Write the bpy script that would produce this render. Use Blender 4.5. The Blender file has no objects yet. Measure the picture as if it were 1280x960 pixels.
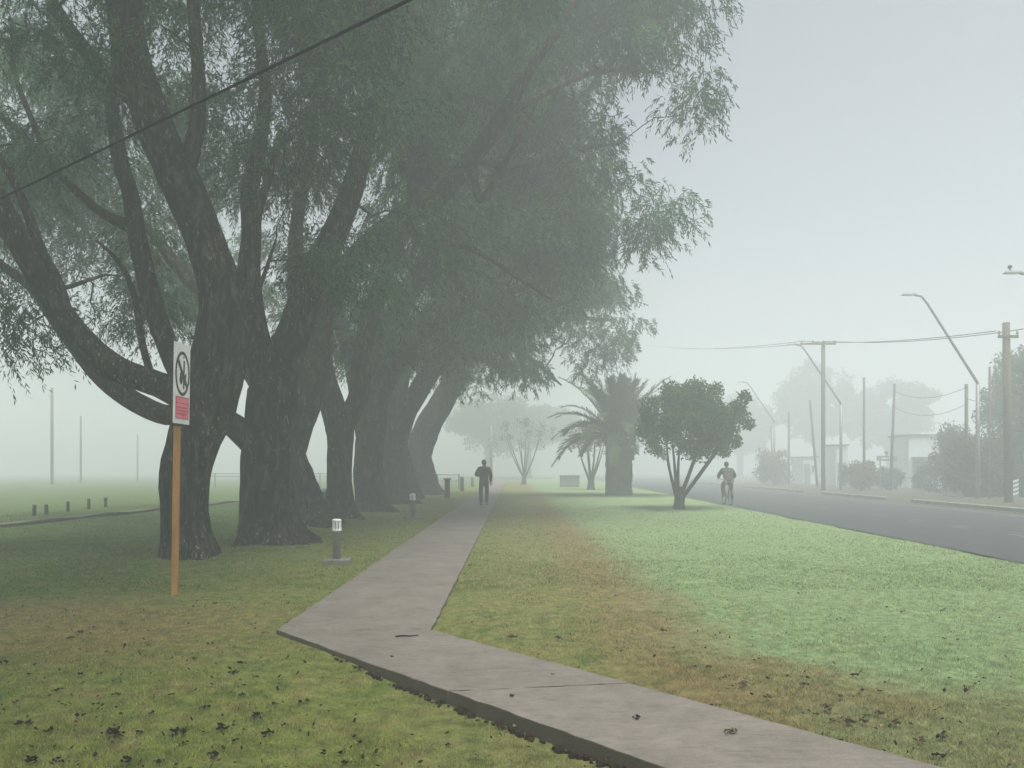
import bpy, bmesh, math, random
import numpy as np
from mathutils import Vector, Matrix, noise
R = math.radians
random.seed(7); rng = np.random.default_rng(7)
sc = bpy.context.scene
col = sc.collection
F, CX, HY, CH = 960.0, 640.0, 587.0, 1.4      # focal (px), image centre x, horizon row, eye height

def P(px, py, z): return Vector(((px-CX)/F*z, z, CH+(HY-py)/F*z))
def G(px, py):
    z = F*CH/(py-HY); return Vector(((px-CX)/F*z, z, 0))

# ------------------------------------------------------------------ object helpers
def tag(o, label=None, cat=None, group=None, kind=None):
    if label: o['label'] = label
    if cat: o['category'] = cat
    if group: o['group'] = group
    if kind: o['kind'] = kind
    return o
def empty(name, loc, rz=0, label=None, cat=None, group=None):
    o = bpy.data.objects.new(name, None); col.objects.link(o)
    o.location = loc; o.rotation_euler = (0, 0, rz); o.empty_display_size = .2
    return tag(o, label, cat, group)
def link(name, me, mat, parent=None):
    o = bpy.data.objects.new(name, me); col.objects.link(o)
    if mat and not me.materials: me.materials.append(mat)
    if parent: o.parent = parent
    return o
def copy_tree(o, parent=None):
    c = o.copy(); col.objects.link(c); c.parent = parent
    for ch in [x for x in bpy.data.objects if x.parent == o]: copy_tree(ch, c)
    return c

class MB:
    def __init__(s): s.v = []; s.f = []
    def add(s, vs, fs):
        n = len(s.v); s.v += [tuple(v) for v in vs]; s.f += [tuple(i+n for i in f) for f in fs]; return s
    def box(s, c, size, rz=0, taper=1.0):
        hx, hy, hz = size[0]/2, size[1]/2, size[2]/2; cr, sr = math.cos(rz), math.sin(rz); vs = []
        for k in (-1, 1):
            t = taper if k == 1 else 1
            for i, j in ((-1,-1),(1,-1),(1,1),(-1,1)):
                x, y = i*hx*t, j*hy*t
                vs.append((c[0]+x*cr-y*sr, c[1]+x*sr+y*cr, c[2]+k*hz))
        return s.add(vs, [(3,2,1,0),(4,5,6,7),(0,1,5,4),(1,2,6,5),(2,3,7,6),(3,0,4,7)])
    def tube(s, pts, rad, n=8, cap=True):
        pts = [Vector(p) for p in pts]
        if not hasattr(rad, '__len__'): rad = [rad]*len(pts)
        N = len(pts); vs = []
        t0 = (pts[1]-pts[0]).normalized()
        u = t0.orthogonal().normalized()
        for i in range(N):
            t = (pts[min(i+1,N-1)]-pts[max(i-1,0)]).normalized()
            u = (u-t*u.dot(t)).normalized(); w = t.cross(u)
            for k in range(n):
                a = 2*math.pi*k/n
                vs.append(pts[i]+(u*math.cos(a)+w*math.sin(a))*rad[i])
        fs = [(i*n+k, i*n+(k+1)%n, (i+1)*n+(k+1)%n, (i+1)*n+k) for i in range(N-1) for k in range(n)]
        if cap: fs += [tuple(range(n-1,-1,-1)), tuple((N-1)*n+k for k in range(n))]
        return s.add(vs, fs)
    def cyl(s, c, r, h, n=16, r2=None):
        return s.tube([(c[0],c[1],c[2]),(c[0],c[1],c[2]+h)], [r, r if r2 is None else r2], n)
    def lathe(s, prof, n=20, c=(0,0,0)):
        vs = [(c[0]+r*math.cos(2*math.pi*k/n), c[1]+r*math.sin(2*math.pi*k/n), c[2]+z) for r, z in prof for k in range(n)]
        N = len(prof)
        fs = [(i*n+k, i*n+(k+1)%n, (i+1)*n+(k+1)%n, (i+1)*n+k) for i in range(N-1) for k in range(n)]
        fs += [tuple(range(n-1,-1,-1)), tuple((N-1)*n+k for k in range(n))]
        return s.add(vs, fs)
    def torus(s, c, R1, r, axis='x', n=28, m=8):
        vs = []
        for i in range(n):
            a = 2*math.pi*i/n
            for j in range(m):
                b = 2*math.pi*j/m; rr = R1+r*math.cos(b); q = r*math.sin(b)
                p = {'x': (q, rr*math.cos(a), rr*math.sin(a)), 'y': (rr*math.cos(a), q, rr*math.sin(a))}[axis]
                vs.append((c[0]+p[0], c[1]+p[1], c[2]+p[2]))
        return s.add(vs, [(i*m+j, ((i+1)%n)*m+j, ((i+1)%n)*m+(j+1)%m, i*m+(j+1)%m) for i in range(n) for j in range(m)])
    def mesh(s, name, smooth=False, bevel=0):
        me = bpy.data.meshes.new(name); me.from_pydata(s.v, [], s.f)
        bm = bmesh.new(); bm.from_mesh(me)
        if bevel: bmesh.ops.bevel(bm, geom=bm.edges[:], offset=bevel, segments=2, affect='EDGES', profile=.7)
        bmesh.ops.recalc_face_normals(bm, faces=bm.faces[:])
        bm.to_mesh(me); bm.free()
        if smooth: me.polygons.foreach_set('use_smooth', [True]*len(me.polygons))
        me.update(); return me
    def build(s, name, mat, parent=None, smooth=False, bevel=0):
        return link(name, s.mesh(name, smooth, bevel), mat, parent)

def np_mesh(name, V, k):
    """V: (n*k,3) vertices, k per face, each face an island"""
    V = np.ascontiguousarray(V, dtype=np.float32).reshape(-1, 3); nv = len(V); nf = nv//k
    me = bpy.data.meshes.new(name)
    me.vertices.add(nv); me.vertices.foreach_set('co', V.ravel())
    me.loops.add(nv); me.loops.foreach_set('vertex_index', np.arange(nv, dtype=np.int32))
    me.polygons.add(nf); me.polygons.foreach_set('loop_start', np.arange(0, nv, k, dtype=np.int32))
    try: me.polygons.foreach_set('loop_total', np.full(nf, k, dtype=np.int32))
    except Exception: pass
    me.update(calc_edges=True); return me

# ------------------------------------------------------------------ materials
def newmat(name):
    m = bpy.data.materials.new(name); m.use_nodes = True
    nt = m.node_tree; nt.nodes.clear()
    return m, nt, nt.nodes, nt.links
def N(nt, t, **kw):
    n = nt.nodes.new(t)
    for k, v in kw.items():
        if k.startswith('i_'): n.inputs[k[2:].replace('_', ' ')].default_value = v
        elif k.startswith('n_'): n.inputs[int(k[2:])].default_value = v
        else: setattr(n, k, v)
    return n
def ramp(nt, stops):
    r = nt.nodes.new('ShaderNodeValToRGB'); e = r.color_ramp.elements
    while len(e) < len(stops): e.new(.5)
    for i, (p, c) in enumerate(stops): e[i].position = p; e[i].color = (*c, 1)
    return r
def geo(nt): return nt.nodes.new('ShaderNodeNewGeometry')
def objco(nt): return nt.nodes.new('ShaderNodeTexCoord')
def mat_mottled(name, c1, c2, scale=6, rough=.85, bump=.25, bscale=None, metallic=0, stretch=(1,1,1), spec=.3, bdist=.01):
    m, nt, ns, L = newmat(name)
    tc = objco(nt); mp = N(nt, 'ShaderNodeMapping'); mp.inputs['Scale'].default_value = stretch
    L.new(tc.outputs['Object'], mp.inputs['Vector'])
    nz = N(nt, 'ShaderNodeTexNoise', i_Scale=scale, i_Detail=6.0, i_Roughness=.65); L.new(mp.outputs[0], nz.inputs['Vector'])
    rp = ramp(nt, [(.3, c1), (.7, c2)]); L.new(nz.outputs['Fac'], rp.inputs[0])
    b = N(nt, 'ShaderNodeBsdfPrincipled', i_Roughness=rough, i_Metallic=metallic)
    b.inputs['Specular IOR Level'].default_value = spec
    L.new(rp.outputs[0], b.inputs['Base Color'])
    n2 = N(nt, 'ShaderNodeTexNoise', i_Scale=bscale or scale*4, i_Detail=4.0); L.new(mp.outputs[0], n2.inputs['Vector'])
    bp = N(nt, 'ShaderNodeBump', i_Strength=bump, i_Distance=bdist); L.new(n2.outputs['Fac'], bp.inputs['Height']); L.new(bp.outputs[0], b.inputs['Normal'])
    o = N(nt, 'ShaderNodeOutputMaterial'); L.new(b.outputs[0], o.inputs[0]); return m

def mat_leaf(name, c1, c2, c3, trans=.35, clump=.6):
    m, nt, ns, L = newmat(name)
    g = geo(nt)
    nz = N(nt, 'ShaderNodeTexNoise', i_Scale=clump, i_Detail=3.0); L.new(g.outputs['Position'], nz.inputs['Vector'])
    ad = N(nt, 'ShaderNodeMath', operation='MULTIPLY_ADD'); L.new(g.outputs['Random Per Island'], ad.inputs[0]); ad.inputs[1].default_value = .35
    ml = N(nt, 'ShaderNodeMath', operation='MULTIPLY_ADD'); L.new(nz.outputs['Fac'], ml.inputs[0]); ml.inputs[1].default_value = 1.5; ml.inputs[2].default_value = -.42
    L.new(ml.outputs[0], ad.inputs[2])
    rp = ramp(nt, [(.1, c1), (.5, c2), (.95, c3)]); L.new(ad.outputs[0], rp.inputs[0])
    d = N(nt, 'ShaderNodeBsdfDiffuse'); t = N(nt, 'ShaderNodeBsdfTranslucent'); mx = N(nt, 'ShaderNodeMixShader', n_0=trans)
    L.new(rp.outputs[0], d.inputs[0]); L.new(rp.outputs[0], t.inputs[0])
    L.new(d.outputs[0], mx.inputs[1]); L.new(t.outputs[0], mx.inputs[2])
    o = N(nt, 'ShaderNodeOutputMaterial'); L.new(mx.outputs[0], o.inputs[0]); return m

def mat_bark(name, dark, mid, light, speck):
    m, nt, ns, L = newmat(name); tc = objco(nt)
    mp = N(nt, 'ShaderNodeMapping'); mp.inputs['Scale'].default_value = (1, 1, .3); L.new(tc.outputs['Object'], mp.inputs[0])
    nz = N(nt, 'ShaderNodeTexNoise', i_Scale=9.0, i_Detail=8.0, i_Roughness=.7, i_Distortion=.6); L.new(mp.outputs[0], nz.inputs['Vector'])
    rp = ramp(nt, [(.40, dark), (.52, mid), (.68, light)]); L.new(nz.outputs['Fac'], rp.inputs[0])  # ramp follows the bump noise, painting furrow shade into the bark colour
    n3 = N(nt, 'ShaderNodeTexNoise', i_Scale=1.2, i_Detail=3.0); L.new(tc.outputs['Object'], n3.inputs['Vector'])
    mp2 = N(nt, 'ShaderNodeMapping'); mp2.inputs['Scale'].default_value = (1, 1, .3); L.new(tc.outputs['Object'], mp2.inputs[0])
    n4 = N(nt, 'ShaderNodeTexNoise', i_Scale=24.0, i_Detail=3.0); L.new(mp2.outputs[0], n4.inputs['Vector'])
    r4 = ramp(nt, [(.62, (0,0,0)), (.67, (1,1,1))]); L.new(n4.outputs['Fac'], r4.inputs[0])
    mm = N(nt, 'ShaderNodeMath', operation='MULTIPLY'); L.new(r4.outputs[0], mm.inputs[0])
    r3 = ramp(nt, [(.4, (0,0,0)), (.6, (1,1,1))]); L.new(n3.outputs['Fac'], r3.inputs[0]); L.new(r3.outputs[0], mm.inputs[1])
    mx = N(nt, 'ShaderNodeMix', data_type='RGBA'); L.new(mm.outputs[0], mx.inputs[0]); L.new(rp.outputs[0], mx.inputs[6]); mx.inputs[7].default_value = (*speck, 1)
    b = N(nt, 'ShaderNodeBsdfPrincipled', i_Roughness=.9); b.inputs['Specular IOR Level'].default_value = .08
    L.new(mx.outputs[2], b.inputs['Base Color'])
    bp = N(nt, 'ShaderNodeBump', i_Strength=1.0, i_Distance=.07); L.new(nz.outputs['Fac'], bp.inputs['Height']); L.new(bp.outputs[0], b.inputs['Normal'])
    o = N(nt, 'ShaderNodeOutputMaterial'); L.new(b.outputs[0], o.inputs[0]); return m

def turf_color(nt, sat=1.0):
    """real colour zones of the lawn, by world position: worn tan strip, olive verge, green lawn, dry patch on the left"""
    L = nt.links; g = geo(nt); sp = N(nt, 'ShaderNodeSeparateXYZ'); L.new(g.outputs['Position'], sp.inputs[0])
    nz = N(nt, 'ShaderNodeTexNoise', i_Scale=.9, i_Detail=6.0, i_Roughness=.7); L.new(g.outputs['Position'], nz.inputs['Vector'])
    ad = N(nt, 'ShaderNodeMath', operation='MULTIPLY_ADD'); L.new(nz.outputs['Fac'], ad.inputs[0]); ad.inputs[1].default_value = 1.3; L.new(sp.outputs['X'], ad.inputs[2])
    # x + noise -> 0..1 over -6 .. 6   (noise mean .85)
    mr = N(nt, 'ShaderNodeMapRange'); L.new(ad.outputs[0], mr.inputs[0]); mr.inputs[1].default_value = -5.35; mr.inputs[2].default_value = 6.65
    def q(x): return (x+6)/12
    green = (.07, .115, .028); yell = (.135, .160, .040); olive = (.155, .165, .055); tan = (.175, .150, .062); lawn = (.178, .248, .116)
    rp = ramp(nt, [(q(-5.5), green), (q(-3.0), yell), (q(-.9), yell), (q(-.1), olive), (q(.5), olive), (q(1.0), tan), (q(1.25), tan), (q(2.0), lawn), (q(5), lawn)])
    L.new(mr.outputs[0], rp.inputs[0])
    # dry patch (ellipse) on the left + second at lower right
    def patch(prev, cx, cy, rx, ry, c, amt):
        vm = N(nt, 'ShaderNodeVectorMath', operation='SUBTRACT'); L.new(g.outputs['Position'], vm.inputs[0]); vm.inputs[1].default_value = (cx, cy, 0)
        v2 = N(nt, 'ShaderNodeVectorMath', operation='MULTIPLY'); L.new(vm.outputs[0], v2.inputs[0]); v2.inputs[1].default_value = (1/rx, 1/ry, 0)
        ln = N(nt, 'ShaderNodeVectorMath', operation='LENGTH'); L.new(v2.outputs[0], ln.inputs[0])
        a = N(nt, 'ShaderNodeMath', operation='MULTIPLY_ADD'); L.new(nz.outputs['Fac'], a.inputs[0]); a.inputs[1].default_value = 1.4; L.new(ln.outputs['Value'], a.inputs[2])
        r = N(nt, 'ShaderNodeMapRange'); L.new(a.outputs[0], r.inputs[0]); r.inputs[1].default_value = 1.25; r.inputs[2].default_value = 1.95; r.inputs[3].default_value = amt; r.inputs[4].default_value = 0
        mx = N(nt, 'ShaderNodeMix', data_type='RGBA'); L.new(r.outputs[0], mx.inputs[0]); L.new(prev, mx.inputs[6]); mx.inputs[7].default_value = (*c, 1)
        return mx.outputs[2]
    out = patch(rp.outputs[0], -4.3, 6.9, 2.6, 1.5, (.185, .150, .058), .8)
    out = patch(out, 3.0, 4.1, 1.9, 1.0, (.15, .13, .05), .6)
    out = patch(out, 1.7, 5.0, .9, .8, (.175, .13, .055), .6)
    # irregular worn and mossy blotches
    nb = N(nt, 'ShaderNodeTexNoise', i_Scale=2.6, i_Detail=7.0, i_Roughness=.75, i_Distortion=.5); L.new(g.outputs['Position'], nb.inputs['Vector'])
    for lo, hi, cc, am in ((.51, .60, (.170, .140, .060), .55), (.48, .38, (.055, .095, .022), .55)):
        rb = N(nt, 'ShaderNodeMapRange'); L.new(nb.outputs['Fac'], rb.inputs[0]); rb.inputs[1].default_value = lo; rb.inputs[2].default_value = hi; rb.inputs[3].default_value = 0; rb.inputs[4].default_value = am
        fx = N(nt, 'ShaderNodeMapRange'); L.new(sp.outputs['X'], fx.inputs[0]); fx.inputs[1].default_value = 1.5; fx.inputs[2].default_value = 3.0; fx.inputs[3].default_value = 1; fx.inputs[4].default_value = .25
        mu = N(nt, 'ShaderNodeMath', operation='MULTIPLY'); L.new(rb.outputs[0], mu.inputs[0]); L.new(fx.outputs[0], mu.inputs[1])
        mb_ = N(nt, 'ShaderNodeMix', data_type='RGBA'); L.new(mu.outputs[0], mb_.inputs[0]); L.new(out, mb_.inputs[6]); mb_.inputs[7].default_value = (*cc, 1); out = mb_.outputs[2]
    # fine mottling
    n2 = N(nt, 'ShaderNodeTexNoise', i_Scale=9.0, i_Detail=8.0, i_Roughness=.75); L.new(g.outputs['Position'], n2.inputs['Vector'])
    r2 = N(nt, 'ShaderNodeMapRange'); L.new(n2.outputs['Fac'], r2.inputs[0]); r2.inputs[1].default_value = .3; r2.inputs[2].default_value = .7; r2.inputs[3].default_value = .5; r2.inputs[4].default_value = 1.5
    vm = N(nt, 'ShaderNodeVectorMath', operation='SCALE'); L.new(out, vm.inputs[0]); L.new(r2.outputs[0], vm.inputs['Scale'])
    # far bank right of the road: dry brownish verge
    r5 = N(nt, 'ShaderNodeMapRange'); L.new(sp.outputs['X'], r5.inputs[0]); r5.inputs[1].default_value = 14; r5.inputs[2].default_value = 15.5
    mx = N(nt, 'ShaderNodeMix', data_type='RGBA'); L.new(r5.outputs[0], mx.inputs[0]); L.new(vm.outputs[0], mx.inputs[6]); mx.inputs[7].default_value = (.085, .08, .055, 1)
    return mx.outputs[2], g, n2
def mat_ground():
    m, nt, ns, L = newmat('turf'); c, g, n2 = turf_color(nt)
    b = N(nt, 'ShaderNodeBsdfPrincipled', i_Roughness=.95); b.inputs['Specular IOR Level'].default_value = .1
    L.new(c, b.inputs['Base Color'])
    n3 = N(nt, 'ShaderNodeTexNoise', i_Scale=45.0, i_Detail=5.0, i_Roughness=.8); L.new(g.outputs['Position'], n3.inputs['Vector'])
    bp = N(nt, 'ShaderNodeBump', i_Strength=.9, i_Distance=.035); L.new(n3.outputs['Fac'], bp.inputs['Height']); L.new(bp.outputs[0], b.inputs['Normal'])
    o = N(nt, 'ShaderNodeOutputMaterial'); L.new(b.outputs[0], o.inputs[0]); return m
def mat_blade():
    m, nt, ns, L = newmat('grass_blade'); c, g, n2 = turf_color(nt)
    r = N(nt, 'ShaderNodeMapRange'); L.new(g.outputs['Random Per Island'], r.inputs[0]); r.inputs[3].default_value = .65; r.inputs[4].default_value = 2.1
    vm = N(nt, 'ShaderNodeVectorMath', operation='SCALE'); L.new(c, vm.inputs[0]); L.new(r.outputs[0], vm.inputs['Scale'])
    dry = N(nt, 'ShaderNodeMath', operation='GREATER_THAN', n_1=.93); L.new(g.outputs['Random Per Island'], dry.inputs[0])  # pale blades and the wide brightness range paint highlights into the grass
    mx0 = N(nt, 'ShaderNodeMix', data_type='RGBA'); L.new(dry.outputs[0], mx0.inputs[0]); L.new(vm.outputs[0], mx0.inputs[6]); mx0.inputs[7].default_value = (.22, .17, .085, 1)
    d = N(nt, 'ShaderNodeBsdfDiffuse'); t = N(nt, 'ShaderNodeBsdfTranslucent'); mx = N(nt, 'ShaderNodeMixShader', n_0=.35)
    L.new(mx0.outputs[2], d.inputs[0]); L.new(mx0.outputs[2], t.inputs[0]); L.new(d.outputs[0], mx.inputs[1]); L.new(t.outputs[0], mx.inputs[2])
    o = N(nt, 'ShaderNodeOutputMaterial'); L.new(mx.outputs[0], o.inputs[0]); return m
def mat_concrete():
    m, nt, ns, L = newmat('path_concrete'); tc = objco(nt); g = geo(nt)
    n1 = N(nt, 'ShaderNodeTexNoise', i_Scale=2.2, i_Detail=12.0, i_Roughness=.78); L.new(tc.outputs['Object'], n1.inputs['Vector'])
    rp = ramp(nt, [(.32, (.115,.101,.086)), (.5, (.160,.142,.121)), (.70, (.200,.178,.152))]); L.new(n1.outputs['Fac'], rp.inputs[0])
    mp = N(nt, 'ShaderNodeMapping'); mp.inputs['Scale'].default_value = (1, 4.5, 1); mp.inputs['Rotation'].default_value = (0,0,R(4)); L.new(tc.outputs['Object'], mp.inputs[0])
    n2 = N(nt, 'ShaderNodeTexNoise', i_Scale=6.0, i_Detail=9.0, i_Roughness=.8); L.new(mp.outputs[0], n2.inputs['Vector'])
    r2 = N(nt, 'ShaderNodeMapRange'); L.new(n2.outputs['Fac'], r2.inputs[0]); r2.inputs[1].default_value=.36; r2.inputs[2].default_value=.52; r2.inputs[3].default_value=.72; r2.inputs[4].default_value=1
    r3 = N(nt, 'ShaderNodeMapRange'); L.new(g.outputs['Random Per Island'], r3.inputs[0]); r3.inputs[3].default_value=.9; r3.inputs[4].default_value=1.1
    mm = N(nt, 'ShaderNodeMath', operation='MULTIPLY'); L.new(r2.outputs[0], mm.inputs[0]); L.new(r3.outputs[0], mm.inputs[1])
    vo = N(nt, 'ShaderNodeTexVoronoi', feature='DISTANCE_TO_EDGE', i_Scale=.55); 
    n5 = N(nt, 'ShaderNodeTexNoise', i_Scale=3.0, i_Detail=5.0); L.new(tc.outputs['Object'], n5.inputs['Vector'])
    va = N(nt, 'ShaderNodeVectorMath', operation='ADD'); vs_ = N(nt, 'ShaderNodeVectorMath', operation='SCALE'); vs_.inputs['Scale'].default_value = .45
    L.new(n5.outputs['Color'], vs_.inputs[0]); L.new(vs_.outputs[0], va.inputs[0]); L.new(tc.outputs['Object'], va.inputs[1]); L.new(va.outputs[0], vo.inputs['Vector'])
    r6 = N(nt, 'ShaderNodeMapRange'); L.new(vo.outputs['Distance'], r6.inputs[0]); r6.inputs[1].default_value=.0; r6.inputs[2].default_value=.006; r6.inputs[3].default_value=.93; r6.inputs[4].default_value=1
    m3 = N(nt, 'ShaderNodeMath', operation='MULTIPLY'); L.new(mm.outputs[0], m3.inputs[0]); L.new(r6.outputs[0], m3.inputs[1])
    vm = N(nt, 'ShaderNodeVectorMath', operation='SCALE'); L.new(rp.outputs[0], vm.inputs[0]); L.new(m3.outputs[0], vm.inputs['Scale'])
    # vertical sides take a darker brown
    sx = N(nt, 'ShaderNodeSeparateXYZ'); L.new(g.outputs['True Normal'], sx.inputs[0])
    sd = N(nt, 'ShaderNodeMath', operation='LESS_THAN', n_1=.5); L.new(sx.outputs['Z'], sd.inputs[0])
    mx = N(nt, 'ShaderNodeMix', data_type='RGBA'); L.new(sd.outputs[0], mx.inputs[0]); L.new(vm.outputs[0], mx.inputs[6]); mx.inputs[7].default_value = (.085, .075, .052, 1)
    b = N(nt, 'ShaderNodeBsdfPrincipled', i_Roughness=.8); b.inputs['Specular IOR Level'].default_value = .3; L.new(mx.outputs[2], b.inputs['Base Color'])
    n4 = N(nt, 'ShaderNodeTexNoise', i_Scale=60.0, i_Detail=6.0); L.new(mp.outputs[0], n4.inputs['Vector'])
    ma = N(nt, 'ShaderNodeMath', operation='ADD'); L.new(n4.outputs['Fac'], ma.inputs[0]); L.new(n2.outputs['Fac'], ma.inputs[1])
    bp = N(nt, 'ShaderNodeBump', i_Strength=.8, i_Distance=.014); L.new(ma.outputs[0], bp.inputs['Height']); L.new(bp.outputs[0], b.inputs['Normal'])
    o = N(nt, 'ShaderNodeOutputMaterial'); L.new(b.outputs[0], o.inputs[0]); return m

M = {}
M['ground'] = mat_ground(); M['blade'] = mat_blade(); M['concrete'] = mat_concrete()
M['asphalt'] = mat_mottled('asphalt', (.022,.024,.026), (.042,.044,.047), 3, .7, .5, 120, spec=.4)
M['line'] = mat_mottled('road_paint', (.06,.06,.06), (.30,.30,.29), 6, .8)
M['kerb'] = mat_mottled('kerb_concrete', (.14,.135,.12), (.30,.29,.26), 3)
M['darkkerb'] = mat_mottled('shaded_kerb_dark_post', (.02,.02,.014), (.06,.055,.04), 3, spec=.05)  # dark tone paints the side kerb's shaded step; low posts share it
M['gravel'] = mat_mottled('pale_gravel', (.08,.10,.04), (.15,.15,.08), 2)
M['bark'] = mat_bark('bark', (.003,.003,.003), (.018,.015,.012), (.085,.074,.06), (.19,.185,.155))
M['bark2'] = mat_bark('grey_bark', (.02,.018,.015), (.05,.045,.038), (.10,.09,.075), (.2,.2,.18))
M['leaf'] = mat_leaf('pepper_leaf', (.006,.036,.022), (.024,.088,.046), (.14,.26,.09), .42, .75)  # dark and light stops paint shaded and lit canopy clumps into the colour
M['leafdry'] = mat_leaf('brownish_leaf', (.05,.045,.03), (.085,.075,.045), (.13,.11,.06), .35)
M['leafround'] = mat_leaf('broad_leaf', (.02,.055,.02), (.04,.10,.03), (.16,.22,.06), .4, 1.2)
M['leafred'] = mat_leaf('rusty_leaf', (.10,.06,.045), (.16,.09,.06), (.20,.13,.08), .35, 1.5)
M['frond'] = mat_leaf('palm_frond', (.03,.05,.022), (.05,.08,.035), (.09,.12,.05), .25)
M['palmbark'] = mat_bark('palm_bark', (.03,.022,.015), (.07,.055,.04), (.13,.10,.075), (.16,.13,.1))
M['orange'] = mat_mottled('orange_paint', (.25,.12,.035), (.46,.235,.062), 7, .7, .5, 40, stretch=(1,1,.3), spec=.15)
M['white'] = mat_mottled('white_sheet', (.62,.62,.6), (.78,.78,.76), 4, .45, .05)
M['black'] = mat_mottled('black_print', (.02,.02,.02), (.035,.035,.035), 6, .5, .05)
M['pink'] = mat_mottled('red_print', (.62,.12,.18), (.72,.20,.26), 8, .5, .05)
M['darkred'] = mat_mottled('dark_red_print', (.35,.04,.08), (.42,.06,.10), 8, .5, .05)
M['cable'] = mat_mottled('black_rubber', (.008,.008,.008), (.012,.012,.012), 6, .8, .05, spec=.02)
M['postgrey'] = mat_mottled('grey_painted_metal', (.20,.21,.20), (.33,.34,.32), 6, .6, .15, 30)
M['lamphead'] = mat_mottled('milky_lamp', (.62,.64,.62), (.8,.82,.8), 5, .4, .05)
M['darkgap'] = mat_mottled('dark_slot', (.03,.03,.03), (.05,.05,.05), 5, .8, .05)
M['wood'] = mat_mottled('weathered_wood', (.07,.055,.04), (.14,.115,.085), 6, .85, .6, 30, stretch=(1,1,.2))
M['steel'] = mat_mottled('galvanised_steel', (.16,.17,.18), (.24,.25,.26), 4, .5, .1, metallic=.4)
M['slab'] = mat_mottled('dirty_base_concrete', (.10,.10,.08), (.18,.175,.15), 5, .9)
M['teal'] = mat_mottled('teal_paint', (.04,.13,.11), (.07,.2,.17), 5, .5, .1)
M['soil'] = mat_mottled('dark_soil_leaf', (.010,.008,.006), (.035,.025,.016), 20, .95, .4, spec=.0)
M['deadleaf'] = mat_mottled('dry_leaf', (.07,.05,.03), (.20,.16,.10), 14, .8, .3)
M['jacket'] = mat_mottled('dark_jacket_cloth', (.012,.013,.014), (.03,.031,.032), 9, .85, .4, 60)
M['trousers'] = mat_mottled('dark_trouser_cloth', (.02,.02,.022), (.04,.04,.042), 9, .85, .3, 60)
M['jacket2'] = mat_mottled('grey_brown_jacket_cloth', (.035,.034,.034), (.06,.058,.057), 9, .85, .4, 60)
M['trousers2'] = mat_mottled('grey_trouser_cloth', (.10,.10,.105), (.16,.16,.165), 9, .85, .3, 60)
M['skin'] = mat_mottled('skin', (.28,.15,.10), (.36,.21,.15), 9, .55, .05)
M['hair'] = mat_mottled('dark_hair', (.012,.009,.007), (.03,.022,.018), 40, .7, .4)
M['shoe'] = mat_mottled('shoe_leather', (.01,.01,.01), (.03,.03,.03), 9, .5, .1)
M['plaster'] = mat_mottled('pale_plaster', (.50,.56,.56), (.62,.67,.67), 1.5, .9, .1)
M['plaster2'] = mat_mottled('mauve_grey_plaster', (.17,.15,.155), (.24,.215,.22), 1.5, .9, .15)
M['roof'] = mat_mottled('grey_roofing', (.14,.14,.14), (.22,.22,.22), 3, .8, .2)
M['glass'] = mat_mottled('dark_glass', (.03,.035,.04), (.05,.055,.06), 3, .15, .02, spec=.6)
M['greybox'] = mat_mottled('grey_box_paint', (.15,.16,.15), (.22,.23,.22), 3, .7, .1)

# ------------------------------------------------------------------ terrain
A_ = np.array((-2.03, 6.62)); C_ = np.array((.69, 3.6)); D_ = np.array((-.69, 6.62)); E_ = np.array((1.99, 3.6))
dl = (C_-A_)/np.linalg.norm(C_-A_); dr = (E_-D_)/np.linalg.norm(E_-D_)
def sstep(a, b, x): t = np.clip((x-a)/(b-a), 0, 1); return t*t*(3-2*t)
def road_l(y): return 7.2+.04*y
def road_r(y): return 14.6+.05*y
TREES = [(-5.02,11.9),(-4.46,14.1),(-5.1,19.2),(-4.77,21.3),(-4.7,25.4),(-4.8,31),(-4.95,36),(-4.9,42),(-6.2,2.2)]
def height(x, y):
    x = np.asarray(x, float); y = np.asarray(y, float)
    bump = .012*np.sin(1.7*x+.6*np.sin(1.1*y))*np.sin(1.3*y+1.1)+.007*np.sin(5.1*x+2*np.sin(2.3*y))*np.sin(4.3*y)-.012
    s = (x-A_[0])*dl[0]+(y-A_[1])*dl[1]                       # along the diagonal's lower edge
    d = (x-A_[0])*dl[1]-(y-A_[1])*dl[0]                        # >0 lower-left side
    drop = .060*sstep(.9, 2.6, s)*np.where(d > 0, np.exp(-np.clip(d, 0, 9)/3.5), sstep(-.9, -.02, d))
    mound = 0
    for tx, ty in TREES: mound = mound+.07*np.exp(-((x-tx)**2+(y-ty)**2)/1.8)
    onroad = (x > road_l(y)-.3) & (x < road_r(y)+.3)
    h = bump-drop+mound
    h = np.where(onp(x, y, .06), np.minimum(h, -.02), h)
    return np.where(onroad, np.minimum(h, -.006), h)
def onp(x, y, m=0.0):
    x = np.asarray(x); y = np.asarray(y)
    st = (x > -2.03-m) & (x < -.70+m) & (y > 6.5)
    dL = (x-A_[0])*dl[1]-(y-A_[1])*dl[0]; dR = (x-D_[0])*dr[1]-(y-D_[1])*dr[0]
    return st | ((dL < m) & (dR > -m) & (y <= 6.62+m))
def gh(x, y): return float(height(x, y))

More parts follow.
